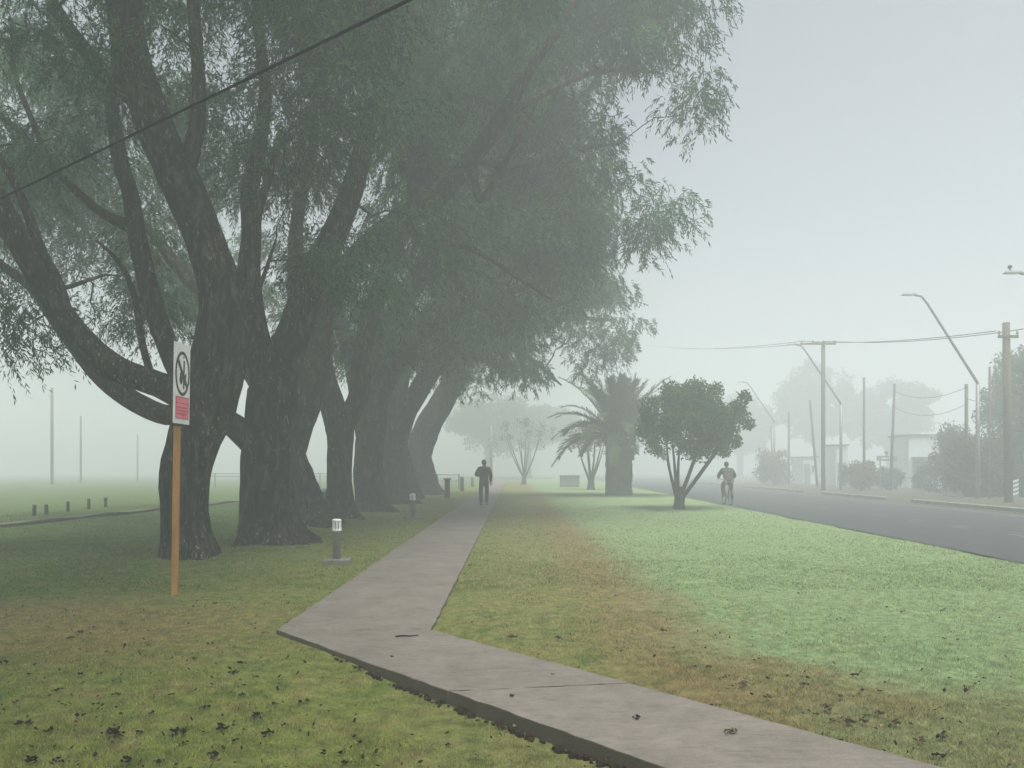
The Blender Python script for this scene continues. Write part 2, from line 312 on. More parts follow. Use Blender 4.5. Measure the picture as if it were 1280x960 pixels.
def axis(lo, hi, f0, f1, step, g=1.12):
    a = list(np.arange(f0, f1, step)); s = step
    x = f1
    while x < hi: a.append(x); s *= g; x += s
    a.append(hi); s = step; x = f0-step; b = []
    while x > lo: b.append(x); s *= g; x -= s
    b.append(lo); return np.array(b[::-1]+a)
xs = axis(-150, 150, -9, 9.5, .09); ys = axis(-36, 250, 2.2, 16, .09, 1.06)
XX, YY = np.meshgrid(xs, ys); ZZ = height(XX, YY)
nv = XX.size; nx = len(xs); ny = len(ys)
me = bpy.data.meshes.new('ground')
idx = np.arange(nv).reshape(ny, nx)
q = np.stack([idx[:-1,:-1], idx[:-1,1:], idx[1:,1:], idx[1:,:-1]], -1).reshape(-1, 4)
me.vertices.add(nv); me.vertices.foreach_set('co', np.stack([XX, YY, ZZ], -1).astype(np.float32).ravel())
me.loops.add(q.size); me.loops.foreach_set('vertex_index', q.astype(np.int32).ravel())
me.polygons.add(len(q)); me.polygons.foreach_set('loop_start', np.arange(0, q.size, 4, dtype=np.int32))
me.update(calc_edges=True); me.polygons.foreach_set('use_smooth', np.ones(len(q), bool))
tag(link('ground', me, M['ground']), kind='structure')

# grass blades over the near lawn
def blades(n, z0, z1, hgt, wid, name='grass'):
    u = rng.random(n); z = 1/((1-u)/z0+u/z1)                   # denser near the camera
    x = (rng.random(n)*2-1)*(z*.72+1.5)
    ok = ~onp(x, z, -.006-.03*rng.random(n)**3) & ~((x > road_l(z)-.02) & (x < road_r(z)))
    near = onp(x, z, .05)                                       # ragged fringe
    dist = np.ones(n)*9
    for tx, ty in TREES: dist = np.minimum(dist, np.hypot(x-tx, z-ty))
    ok &= dist > .38
    x = x[ok]; z = z[ok]; n = len(x); sc_ = np.clip(z/5, 1, 4)
    a = rng.random(n)*6.283; hh = hgt*(.45+rng.random(n)*.8)*np.where(near[ok], .8, 1); ww = wid*sc_*(.7+.6*rng.random(n))
    patch = .75+.22*np.sin(x*2.1+1.7*np.sin(z*1.3))*np.sin(z*1.9+x)+.2*np.sin(x*5.3+2*np.sin(z*3.1+x))*np.sin(z*4.7-x*1.3)+.15*np.sin(x*11.+3*np.sin(z*6.))*np.sin(z*9.+x*3); hh *= np.clip(patch, .3, 1.3)
    b = np.stack([x, z, height(x, z)-.004], -1)
    d = np.stack([np.cos(a), np.sin(a), 0*a], -1); la = rng.random(n)*6.283; ln = (.2+.9*rng.random(n))
    tip = b+np.stack([np.cos(la)*ln*hh, np.sin(la)*ln*hh, hh], -1)
    return np.stack([b-d*ww[:,None], b+d*ww[:,None], tip], 1)
V = np.concatenate([blades(480000, 2.6, 12, .029, .0022), blades(150000, 9, 30, .036, .0026)])
tag(link('grass', np_mesh('grass', V.reshape(-1, 3), 3), M['blade']), kind='stuff', label='short damp grass covering the lawn on both sides of the path', cat='grass')

# ------------------------------------------------------------------ footpath, kerb side, road
def slab(mb, pts, z0, z1, jit=.018):
    # polygon prism with ragged edges
    out = []
    for i in range(len(pts)):
        a = Vector(pts[i]); b = Vector(pts[(i+1)%len(pts)]); L_ = (b-a).length; k = max(1, int(L_/.09)) if L_ < 12 else int(L_/.4)
        nrm = Vector((-(b-a).y, (b-a).x)).normalized()
        for j in range(k):
            p = a+(b-a)*j/k
            if j: p = p+nrm*((noise.noise(Vector((p.x*7, p.y*7, 3)))+.5*noise.noise(Vector((p.x*23, p.y*23, 7))))*jit)
            out.append(p)
    n = len(out)
    vs = [(p.x, p.y, z0) for p in out]+[(p.x, p.y, z1-.006) for p in out]
    c = sum(out, Vector((0,0)))/n
    vs += [(p.x+(c-p).normalized().x*.007, p.y+(c-p).normalized().y*.007, z1) for p in out]
    fs = [tuple(2*n+i for i in range(n)), tuple(range(n-1,-1,-1))]
    for k in (0, 1): fs += [(k*n+i, k*n+(i+1)%n, (k+1)*n+(i+1)%n, (k+1)*n+i) for i in range(n)]
    mb.add(vs, fs)
mb = MB(); TOP = .018
g_ = .006
J1a = Vector((-.46, 4.89)); J1b = Vector((.83, 5.11))
Al = Vector(A_); Dl = Vector(D_)
def lline(y): return Vector(A_+dl*((y-A_[1])/dl[1]))
def rline(y): return Vector(D_+dr*((y-D_[1])/dr[1]))
slab(mb, [lline(4.81+g_), rline(4.99+g_), Dl, Al], -.16, TOP)
slab(mb, [lline(1.1), rline(1.0), rline(4.99-g_), lline(4.81-g_)], -.16, TOP-.004)
slab(mb, [lline(-2.6), rline(-2.6), rline(1.0-2*g_), lline(1.1-2*g_)], -.16, TOP-.002)
y0 = 6.62+g_
for y1 in [9.27]+[9.27+2.75*i for i in range(1, 26)]:
    slab(mb, [Vector((-2.03, y0)), Vector((-.70, y0)), Vector((-.70, y1-g_)), Vector((-2.03, y1-g_))], -.12, TOP+random.uniform(-.003, .003), .018)
    y0 = y1+g_
slab(mb, [Vector((-2.03, y0)), Vector((-.70, y0)), Vector((-.70, 200)), Vector((-2.03, 200))], -.12, TOP, .0)
path = tag(mb.build('footpath', M['concrete']), kind='structure')

def strip(mb, xl, xr, y0, y1, z, n=40):
    vs = []; fs = []
    for i in range(n+1):
        y = y0+(y1-y0)*i/n; vs += [(xl(y), y, z), (xr(y), y, z)]
    for i in range(n): fs.append((2*i, 2*i+1, 2*i+3, 2*i+2))
    mb.add(vs, fs)
mb = MB(); strip(mb, lambda y: road_l(y)+.02*math.sin(y*3)+.015*math.sin(y*7.3), road_r, -36, 250, .004, 1200); tag(mb.build('road', M['asphalt']), kind='structure')
mb = MB(); strip(mb, lambda y: 14.0+.05*y, lambda y: 14.13+.05*y, -36, 250, .009, 60)
y = 2.0
while y < 75:
    for off in (0, .34):
        yy = y+off*1.4
        mb.add([(10.02+off+.04*yy, yy, .009), (10.08+off+.04*yy, yy, .009), (10.08+off+.04*(yy+.8), yy+.8, .009), (10.02+off+.04*(yy+.8), yy+.8, .009)], [(0,1,2,3)])
    y += 2.3
tag(mb.build('road_markings', M['line']), kind='structure')
mb = MB()
for y0, y1 in ((24, 33), (35.5, 44), (47, 62), (66, 120)):
    mb.add([(15.5+.05*y+dx, y, z) for y in (y0, y1) for dx, z in ((0, -.05), (0, .12), (.18, .13), (.18, -.05))], [(0,1,5,4),(1,2,6,5),(2,3,7,6),(0,3,2,1),(4,5,6,7)])
tag(mb.build('kerb', M['kerb'], bevel=.01), kind='structure')
# narrow far path on the left with a low kerb, coloured dark as its shaded step
mb = MB(); strip(mb, lambda y: -14.35+.05*y, lambda y: -13.55+.05*y+.03*math.sin(y*2.1), 5, 60, .008, 200); tag(mb.build('side_path', M['gravel']), kind='structure')
mb = MB(); pts = [(-13.5+.05*y+.05*math.sin(y*1.3), y, .01+.02*math.sin(y*2.2)) for y in np.arange(5, 60, .5)]
mb.tube(pts, [.06]*len(pts), 6); tag(mb.build('side_path_kerb', M['darkkerb']), kind='structure')

# ------------------------------------------------------------------ trees
def catmull(pts, step=.16):
    """pts: (Vector, r)"""
    out = []
    n = len(pts)
    for i in range(n-1):
        p0, p1, p2, p3 = pts[max(i-1,0)], pts[i], pts[i+1], pts[min(i+2,n-1)]
        k = max(2, int((p2[0]-p1[0]).length/step))
        for j in range(k):
            t = j/k
            c = .5*((2*p1[0])+(p2[0]-p0[0])*t+(2*p0[0]-5*p1[0]+4*p2[0]-p3[0])*t*t+(3*p1[0]-p0[0]-3*p2[0]+p3[0])*t**3)
            out.append((c, p1[1]*(1-t)+p2[1]*t))
    out.append(pts[-1]); return out
def limb(mb, pts, n, seed, rough=.09, base=False, gz=0):
    if pts[-1][1] > .02: pts = pts+[(pts[-1][0]+(pts[-1][0]-pts[-2][0]).normalized()*min(.8, pts[-1][1]*2.2), pts[-1][1]*.25)]
    pts = catmull(pts)
    N_ = len(pts); vs = []
    t0 = (pts[1][0]-pts[0][0]).normalized(); u = Vector((1,0,0)); u = (u-t0*u.dot(t0)).normalized()
    s = 0
    for i, (p, r) in enumerate(pts):
        t = (pts[min(i+1,N_-1)][0]-pts[max(i-1,0)][0]).normalized()
        if i: s += (p-pts[i-1][0]).length
        u = (u-t*u.dot(t)).normalized(); w = t.cross(u)
        hgt = p.z-gz
        for k in range(n):
            a = 2*math.pi*k/n
            q_ = Vector((math.cos(a)*2.6, math.sin(a)*2.6, s*.55+seed*13.7))
            rr = r*(1+rough*1.6*noise.noise(q_)+rough*.9*noise.noise(Vector((math.cos(a)*8, math.sin(a)*8, s*1.1+seed*3.1)))+rough*.5*noise.noise(Vector((q_.x*3, q_.y*3, s*4+seed))))
            if base:
                fl = math.exp(-max(hgt, 0)/.26)
                rr *= 1+fl*(.20+.75*max(0, noise.noise(Vector((math.cos(a)*1.7, math.sin(a)*1.7, seed*5.3))))*2)
            vs.append(p+(u*math.cos(a)+w*math.sin(a))*rr)
    fs = [(i*n+k, i*n+(k+1)%n, (i+1)*n+(k+1)%n, (i+1)*n+k) for i in range(N_-1) for k in range(n)]
    fs += [tuple(range(n-1,-1,-1)), tuple((N_-1)*n+k for k in range(n))]
    mb.add(vs, fs)
    return pts
def sprigs(centers, rads, per, nleaf, L0, W0, droop=.8, slen=.66):
    """hanging twigs of narrow leaflets; returns (n*4,3)"""
    C = np.repeat(np.asarray(centers), per, 0); RR = np.repeat(np.asarray(rads), per)
    n = len(C); d = rng.normal(size=(n, 3)); d /= np.linalg.norm(d, axis=1)[:,None]
    rad = RR*rng.random(n)**.45
    st = C+d*rad[:,None]*np.array((1, 1, .75))
    out = d*np.array((1,1,.3)); out += rng.normal(size=(n,3))*.5*np.array((1,1,.4)); out[:,2] += .25
    out /= np.linalg.norm(out, axis=1)[:,None]
    sl = slen*(.5+rng.random(n)*.8)
    t = (np.arange(nleaf)+.5)/nleaf
    T = t[None,:,None]
    pos = st[:,None,:]+out[:,None,:]*(sl[:,None,None]*.55*T)+np.array((0,0,-1.))*(droop*sl[:,None,None]*.75*T**1.7)
    tang = out[:,None,:]*.55+np.array((0,0,-1.))*(droop*1.27*T**.7); tang /= np.linalg.norm(tang, axis=2)[:,:,None]
    side = np.cross(tang, rng.normal(size=(n,1,3))); side /= np.linalg.norm(side, axis=2)[:,:,None]+1e-6
    sg = np.where(np.arange(nleaf)%2 == 0, 1., -1.)[None,:,None]
    ld = side*sg*.55+tang*.85+rng.normal(size=pos.shape)*.25; ld[:,:,2] -= .3*droop
    ld /= np.linalg.norm(ld, axis=2)[:,:,None]
    pos = pos+rng.normal(size=pos.shape)*.015
    wd = np.cross(ld, rng.normal(size=pos.shape)); wd /= np.linalg.norm(wd, axis=2)[:,:,None]+1e-6
    LL = L0*(.6+.8*rng.random((n, nleaf, 1))); WW = W0*(.7+.6*rng.random((n, nleaf, 1)))
    return np.stack([pos, pos+ld*LL*.45+wd*WW, pos+ld*LL, pos+ld*LL*.45-wd*WW], 2).reshape(-1, 3)
def blob_centers(blobs, shift, spacing):
    cs = []; rs = []
    for (px, py, z, rx, ry, rd, dens) in blobs:
        c = P(px, py, z); ax = rx/F*z; az = ry/F*z
        n = max(2, int(4.19*ax*az*rd/(spacing**3)*dens))
        for _ in range(n):
            while True:
                d = Vector((random.uniform(-1,1), random.uniform(-1,1), random.uniform(-1,1)))
                if d.length < 1: break
            p = Vector((c.x+d.x*ax, c.y+d.y*rd, c.z+d.z*az))
            if p.z > 17.2: continue
            cs.append(p); rs.append(random.uniform(.55, .95)*spacing*.95)
    return cs, rs
def connect(mb, nodes, cs, rmax=.055):
    """thin boughs from the limbs out to every leaf cluster"""
    pos = [p for p, r in nodes]; rad = [r for p, r in nodes]
    arr = np.array([tuple(p) for p in pos])
    order = sorted(cs, key=lambda c: float(np.min(np.sum((arr-np.array(c))**2, 1))))
    for c in order:
        dd = np.array([tuple(p) for p in pos])-np.array(c); dist = np.sqrt((dd**2).sum(1))+np.maximum(0, dd[:,2])*.8
        i = int(np.argmin(dist)); a = pos[i]; L_ = (c-a).length
        if L_ < .25: continue
        r0 = min(rmax*(.5+.25*L_), rad[i]*.6); r0 = max(r0, .012)
        mid = a.lerp(c, .5)+Vector((random.gauss(0,.1), random.gauss(0,.1), random.uniform(.02,.16)))*L_
        k = max(4, int(L_/.4)); pts = []; rr = []
        for j in range(k+1):
            t = j/k; p = a*(1-t)**2+mid*2*t*(1-t)+c*t*t
            if 0 < j < k: p = p+Vector((random.gauss(0,1), random.gauss(0,1), random.gauss(0,1)))*.035*min(L_, 2)
            pts.append(p); rr.append(r0*(1-t)+.009*t)
        mb.tube(pts, rr, 5, False)
        for p, r in zip(pts[1:], rr[1:]): pos.append(p); rad.append(r)

def big_tree(i, label, trunk_pts, limbs, blobs, z0, scale, spacing=1.05, per=60, nleaf=15, leaf='leaf', bark='bark', seg=26, ls=1.0):
    bx, by = TREES[i]; b = Vector((bx, by, 0)); gz = gh(bx, by)
    t = empty('pepper_tree', (bx, by, gz), 0, label, 'tree', 'row of old trees along the footpath')
    o = Vector((bx, by, gz)); mb = MB(); nodes = []
    def conv(l, dz=None): return [(P(px, py, z0+(q[0] if q else 0))-o, r) for px, py, r, *q in l]
    tp = conv(trunk_pts)
    p0 = tp[0][0].copy(); tp[0] = (Vector((p0.x, 0, -.25)), tp[0][1]); 
    pp = limb(mb, tp, seg, i*1.7+.3, .10, True, 0); nodes += pp
    for k, l in enumerate(limbs):
        pp = limb(mb, conv(l), max(9, int(seg*.6)), i*2.9+k+1.1, .08); nodes += pp
    cs, rs = blob_centers(blobs, o, spacing); cs = [c-o for c in cs]
    high = [(p, r) for p, r in nodes if p.z > 2.0 and r < .26] or [(p, r) for p, r in nodes if p.z > 2.0]
    connect(mb, high, cs)
    link('trunk', mb.mesh('trunk', True), M[bark], t)
    V = sprigs([tuple(c) for c in cs], rs, per, nleaf, .125*scale*ls, .0125*scale*ls)
    link('crown', np_mesh('crown', V, 4), M[leaf], t)
    return t, len(cs)

tot = 0
big_tree(0, 'nearest dark old tree behind the orange sign post, its heavy limb reaching far left',
  [(236,712,.40),(236,690,.35),(232,640,.33),(232,595,.36),(243,548,.37),(258,505,.41),(270,458,.40),(277,418,.37),(277,370,.33),(262,320,.30),(246,275,.28),(225,228,.29),(202,180,.28),(183,130,.27),(167,80,.26),(158,20,.25),(152,-60,.22),(150,-160,.15)],
  [[(262,505,.30),(232,494,.24),(200,481,.20),(162,468,.20),(131,453,.22),(105,428,.21),(85,402,.19),(60,366,.175),(35,324,.17,-.2),(12,280,.18,-.3),(-15,235,.17,-.5),(-70,160,.14,-.8),(-120,60,.09,-1)],
   [(85,400,.10),(72,355,.09),(52,315,.08,-.1),(38,275,.07),(22,235,.06),(-5,190,.05)],
   [(258,500,.22,.3),(228,472,.17,.5),(208,430,.17,.7),(193,385,.17,.9),(182,343,.16,1.0),(172,295,.15,1.1),(162,240,.14,1.2),(150,200,.13,1.3),(140,130,.10,1.5),(146,60,.08,1.7),(132,-20,.05,1.9)],
   [(163,285,.09,1.1),(122,262,.08,1.2),(85,228,.07,1.2),(55,198,.06,1.2),(20,160,.05,1.2),(-20,130,.04,1.2)],
   [(182,130,.15),(150,112,.13,-.1),(122,82,.12,-.2),(95,48,.11,-.3),(70,12,.10,-.4),(40,-60,.07,-.5)],
   [(226,226,.16),(243,175,.13,.1),(249,120,.11,.2),(245,50,.10,.3),(238,-30,.08,.4)],
   [(290,405,.15,.1),(300,380,.10,.3),(318,330,.09,.5),(322,270,.07,.7),(345,190,.05,.9)],
   [(192,478,.06,.0),(178,430,.055,.3),(168,370,.05,.9),(150,330,.04,1),(120,300,.015,1)],
   [(60,200,.05,1.2),(40,150,.045,1.2),(18,90,.04,1.2),(15,30,.035,1.2)]],
  [(60,70,11.3,160,110,1.6,.6),(230,-210,9.5,260,130,2.2,.6),(60,-330,7.6,420,130,2.4,.6),(430,-420,8,260,120,2.2,.5),(250,-110,12,230,110,2.6,.7),(-140,180,12,130,160,2,.6),(20,340,12.6,60,70,.7,.7),(35,415,12.3,26,45,.5,1.0),(60,130,17,120,120,1.5,.9),(-10,420,12.6,25,35,.5,1),(380,-90,11.5,130,90,2,.7),(25,150,13.5,110,80,1.2,.6),(200,380,14,45,40,.6,.35),(-60,330,12.2,60,80,.8,.6),(100,260,14.6,100,70,1.0,.6)],  # high forward blobs added to the crown to shade the near fog
  11.9, .9, .85, 46, 15)
big_tree(1, 'second tree of the row, thick flared trunk with a root spreading right',
  [(338,694,.58),(337,680,.52),(334,650,.47),(332,600,.44),(334,560,.43),(338,520,.45),(341,490,.45),(343,470,.34)],
  [[(336,492,.30),(331,465,.28),(324,438,.26),(314,390,.24),(311,340,.20),(314,290,.17),(312,240,.15),(325,180,.13),(332,110,.11),(322,20,.09),(330,-80,.06)],
   [(345,492,.34),(351,465,.34),(360,435,.32),(371,405,.31),(383,370,.29),(400,330,.27),(420,288,.24),(440,238,.22),(456,178,.18),(472,95,.14),(492,0,.11),(505,-90,.07)],
   [(338,570,.30),(312,548,.25),(285,527,.21),(262,515,.20,.2),(235,516,.19,.3),(208,519,.19,.4),(180,508,.19,.5),(150,490,.18,.5),(122,466,.17,.5),(97,436,.15,.5),(70,400,.13,.6),(40,360,.10,.7),(0,330,.08,.8),(-40,300,.06,.9)],
   [(340,640,.22),(356,664,.18,-.1),(373,680,.12,-.15),(395,691,.05,-.2)],
   [(309,412,.045,-.4),(318,378,.04,-.45),(331,341,.035,-.5),(345,300,.02,-.5)]],
  [(420,110,13,120,110,1.8,1),(415,290,13.2,75,75,1.2,1),(490,-70,14,210,110,3,.8),(300,100,15,90,120,1.5,.6),(130,375,16.5,110,45,1.4,.7),(300,-60,14.5,150,80,2,.7),(355,210,14,60,90,1,.8),(500,190,14.5,60,90,1,.8)],
  14.1, .95, .95, 64, 15)
big_tree(2, 'third tree of the row, trunk leaning left behind the flared one',
  [(388,664,.62),(382,645,.52),(370,605,.50),(358,572,.48),(368,535,.43),(384,492,.42),(393,445,.38),(402,395,.30),(425,345,.26),(462,303,.23),(505,262,.20),(545,205,.17),(580,140,.13),(600,70,.09)],
  [[(360,580,.35),(345,540,.3),(335,500,.28),(300,440,.25),(260,380,.2),(220,330,.15),(180,280,.1)],
   [(390,470,.3),(375,420,.25),(370,350,.2),(372,270,.16),(390,190,.12),(395,100,.08)]],
  [(500,250,18,120,120,2.2,.8),(540,50,18,150,110,2.6,.8),(170,230,21,160,130,2.2,.9),(420,390,19,60,60,1.2,.8),(380,-60,18,160,90,2,.6),(60,320,22,80,60,1.6,.7)],
  19.2, 1.2, 1.2, 72, 15)
big_tree(3, 'fourth tree of the row, slender trunk forking low above the teal bin',
  [(429,659,.50),(427,642,.38),(425,600,.33),(426,560,.34),(424,535,.38),(415,505,.33),(404,470,.32),(401,430,.28),(410,385,.26),(430,345,.25,-.8),(452,322,.23,-1.6),(500,285,.19,-3.2),(545,250,.19,-4.5),(590,197,.18,-5.1),(628,146,.16,-5.3),(662,88,.11,-5.2),(705,25,.08,-5),(740,-40,.05,-4.8)],
  [[(428,540,.28),(440,515,.28),(449,490,.28),(453,450,.28),(462,400,.25),(482,340,.22),(510,270,.18),(530,180,.14),(560,90,.10)],
   [(500,285,.09,-3.2),(540,298,.07,-4.2),(595,314,.06,-4.6),(644,345,.04,-4.6),(690,375,.02,-4.4)],
   [(628,146,.10,-5.3),(665,125,.08,-4.4),(715,100,.07,-3),(760,88,.06,-2),(820,90,.04,-1)],
   [(590,197,.10,-5.1),(636,207,.08,-4),(700,190,.06,-2.5),(770,180,.04,-1)],
   [(590,197,.09,-5.1),(600,250,.08,-4.9),(625,212,.07,-5.1),(650,170,.05,-5.2),(670,130,.03,-5)]],
  [(600,150,22.2,140,120,2.0,.9),(735,70,20,120,100,2.2,1),(845,30,19,60,70,1.0,1.2),(800,-60,19.5,120,80,2,1),(630,320,20.5,110,75,1.6,.9),(690,-50,21,150,90,2.4,.8),(735,195,20,42,70,1.2,1.0),(862,120,19.2,28,26,.6,1.6)],
  21.3, 1.25, 1.2, 76, 15)
big_tree(4, 'fifth tree of the row, broad hazy trunk partly joined by the next ones',
  [(467,646,.68),(465,630,.50),(460,580,.46),(465,530,.44),(475,470,.38),(490,420,.34),(512,360,.28),(550,302,.24),(599,248,.21),(636,207,.18),(685,150,.12),(740,110,.07)],
  [[(462,560,.4),(452,510,.35),(442,460,.28),(425,400,.22),(420,330,.18),(430,240,.12)],
   [(475,500,.3),(500,450,.25),(540,410,.2),(600,380,.15),(680,350,.1),(760,320,.06)]],
  [(700,240,24,95,90,2.2,1),(832,265,24,42,34,.9,1.3),(560,390,25,90,70,2,.9),(280,340,28,110,80,2.4,.8),(470,380,25,70,80,1.8,.8),(795,300,24.5,30,22,.7,.9),(600,60,26,160,140,3,.7)],
  25.4, 1.45, 1.35, 76, 14)
big_tree(5, 'sixth tree of the row, wide grey trunk left of the hazy gap',
  [(492,636,.85),(491,620,.64),(488,570,.52),(498,530,.45),(518,497,.42),(540,462,.38),(575,430,.30),(622,408,.2),(670,390,.12),(730,370,.07)],
  [[(488,560,.4),(482,500,.36),(485,440,.3),(510,380,.22),(560,320,.15),(620,270,.1)]],
  [(715,325,29,75,50,2.2,1),(600,430,30,80,40,2,.8),(620,250,31,130,110,3,.7),(430,420,31,90,60,2.4,.6),(722,285,30,52,45,1.6,.9)],
  31, 1.7, 1.5, 76, 13)
big_tree(6, 'seventh tree of the row, mostly hidden trunk beside the narrow gap of light',
  [(508,627,.75),(507,610,.62),(500,575,.52),(492,540,.48),(498,490,.42),(515,430,.32),(550,380,.22),(600,340,.14)],
  [[(498,560,.35),(510,520,.33),(530,480,.3),(560,440,.22),(610,410,.15),(680,400,.08)]],
  [(630,440,35,75,35,2.2,.8),(750,385,34,45,30,1.6,.8),(520,430,36,90,60,2.6,.8),(650,340,36,110,80,3,.7)],
  36, 1.9, 1.6, 76, 13, bark='bark')
big_tree(7, 'last visible tree of the row, stout trunk leaning right over the path',
  [(529,621,.95),(529,606,.78),(524,570,.70),(534,533,.70),(551,506,.66),(568,476,.60),(590,446,.45),(625,422,.34),(665,408,.24),(710,398,.15),(760,400,.08)],
  [[(560,490,.4),(560,450,.35),(580,400,.25),(620,350,.18),(680,310,.1)],
   [(620,425,.2),(650,440,.14),(680,462,.09),(700,480,.05)]],
  [(690,455,40,50,38,2.2,.7),(772,398,39,42,28,1.8,.9),(768,424,39,24,15,1.2,.4),(610,465,42,45,28,2,.6),(660,400,40,80,40,2.6,.7),(700,350,42,70,50,3,.7),(560,400,44,100,60,3,.6)],
  42, 2.0, 1.7, 76, 13)

def W(X, Y, z, rx, rz, rd, dens): return (CX+F*X/Y, HY-F*(z-CH)/Y, Y, F*rx/Y, F*rz/Y, rd, dens)
def Wl(X, Y, z, r, z0): return (CX+F*X/Y, HY-F*(z-CH)/Y, r, Y-z0)
big_tree(8, 'unseen tree added beside the viewer, its high crown shading the left foreground',  # out-of-view tree added so its crown shades the near fog
  [Wl(-6.2,2.2,-.1,.5,2.2), Wl(-6.2,2.2,.4,.42,2.2), Wl(-6.1,2.2,1.5,.38,2.2), Wl(-5.9,2.3,3,.34,2.2), Wl(-5.4,2.5,5,.28,2.2), Wl(-4.8,2.8,7,.18,2.2)],
  [[Wl(-5.9,2.3,3,.24,2.2), Wl(-6.8,2.0,5,.18,2.2), Wl(-7.6,2.2,7.5,.10,2.2)], [Wl(-5.4,2.5,5,.2,2.2), Wl(-4.2,4.2,6.6,.14,2.2), Wl(-3.2,5.6,8.2,.08,2.2)]],
  [W(-4.0,5.6,8.9,3.2,1.3,3.2,.8), W(-3.6,1.5,8.4,3.4,1.4,3.4,.7), W(-7.5,3,8,2.2,1.5,3,.6)], 2.2, 1.1, 1.2, 60, 14, seg=16)

# generic smaller trees: vase of stems + broad-leaf crown
def blob_leaves(cs, rs, per, L0, W0):
    C = np.repeat(np.asarray(cs), per, 0); RR = np.repeat(np.asarray(rs), per); n = len(C)
    d = rng.normal(size=(n,3)); d /= np.linalg.norm(d, axis=1)[:,None]
    p = C+d*(RR*rng.random(n)**.4)[:,None]
    a = rng.normal(size=(n,3)); a[:,2] -= .5; a /= np.linalg.norm(a, axis=1)[:,None]
    w = np.cross(a, rng.normal(size=(n,3))); w /= np.linalg.norm(w, axis=1)[:,None]
    LL = (L0*(.6+.8*rng.random(n)))[:,None]; WW = (W0*(.7+.6*rng.random(n)))[:,None]
    return np.stack([p, p+a*LL*.45+w*WW, p+a*LL, p+a*LL*.45-w*WW], 1).reshape(-1, 3)
def small_tree(name, base, label, cat, trunk_h, trunk_r, stems, crown, n_cl, per, L0, W0, leaf='leafround', bark='bark2', cr=.4, group=None, split=None, wide=1.0, shell=.5):
    """crown: (cx,cz,rx,rz) metres relative to the base"""
    t = empty(name, (base[0], base[1], gh(base[0], base[1])), 0, label, cat, group); mb = MB(); nodes = []
    limb(mb, [(Vector((0,0,-.15)), trunk_r*1.2), (Vector((0,0,trunk_h*.4)), trunk_r), (Vector((.02,0,trunk_h)), trunk_r*1.05)], 14, random.random()*9, .12, True)
    cx, cz, rx, rz = crown; nodes = [(Vector((0,0,trunk_h)), trunk_r)]
    for k in range(stems):
        a = 2*math.pi*(k+.35)/stems+random.uniform(-.25, .25); rr = rx*wide*random.uniform(.45, .62)
        e = Vector((cx+math.cos(a)*rr, math.sin(a)*rr, cz-rz*random.uniform(.15, .4)))
        s = Vector((math.cos(a)*trunk_r*.5, math.sin(a)*trunk_r*.5, trunk_h*.85))
        mid = s.lerp(e, .5)+Vector((math.cos(a)*.03*rx+random.uniform(-.06,.06), math.sin(a)*.03*rx, random.uniform(-.05,.05)*rz))
        pp = limb(mb, [(s, trunk_r*.42), (mid, trunk_r*.27), (e, trunk_r*.14)], 8, random.random()*9, .1); nodes += pp
    cs = []; rs = []
    for _ in range(n_cl):
        while True:
            d = Vector((random.uniform(-1,1), random.uniform(-1,1), random.uniform(-1,1)))
            if shell < d.length < 1: break
        k_ = 1+.2*noise.noise(Vector((d.x*1.7, d.y*1.7, d.z*1.7+base[1])))*2
        z = cz+d.z*rz*k_
        cs.append(Vector((cx+d.x*rx*k_, d.y*rx*k_, z))); rs.append(cr*random.uniform(.6, 1.25))
    connect(mb, [n for n in nodes[1:]], cs, .03)
    link('trunk', mb.mesh('trunk', True), M[bark], t)
    link('crown', np_mesh('crown', blob_leaves([tuple(c) for c in cs], rs, per, L0, W0), 4), M[leaf], t)
    return t
small_tree('round_tree', (5.97, 27.4), 'small round-crowned tree with forked stems on the right lawn by the cyclist', 'tree', .42, .17, 7, (.66, 3.15, 2.0, 1.32), 120, 210, .12, .034, cr=.38, shell=.1)
small_tree('blossom_tree', (5.55, 54), 'hazy vase-shaped tree with sparse rusty leaves left of the palm', 'tree', .8, .22, 8, (0, 3.6, 1.9, 1.1), 36, 60, .18, .05, 'leafred', cr=.5)
small_tree('bare_tree', (1.15, 72), 'faint nearly bare tree with spreading stems beyond the walking man', 'tree', .8, .2, 8, (0, 4.6, 3.0, 1.5), 20, 36, .22, .05, 'leafdry', cr=.6)
small_tree('spreading_tree', (-3.6, 118), 'faint large tree with brownish crown far down the path', 'tree', 5.0, .5, 7, (1.0, 8.6, 7.0, 3.4), 130, 170, .45, .13, 'leafdry', cr=1.4, wide=.8)
small_tree('spreading_tree', (2.6, 128), 'faint wide tree behind the bare one, trunk right of the pale pole', 'tree', 5.2, .55, 6, (1.5, 8.8, 7.0, 3.2), 120, 160, .45, .13, 'leafdry', cr=1.5, wide=.8)
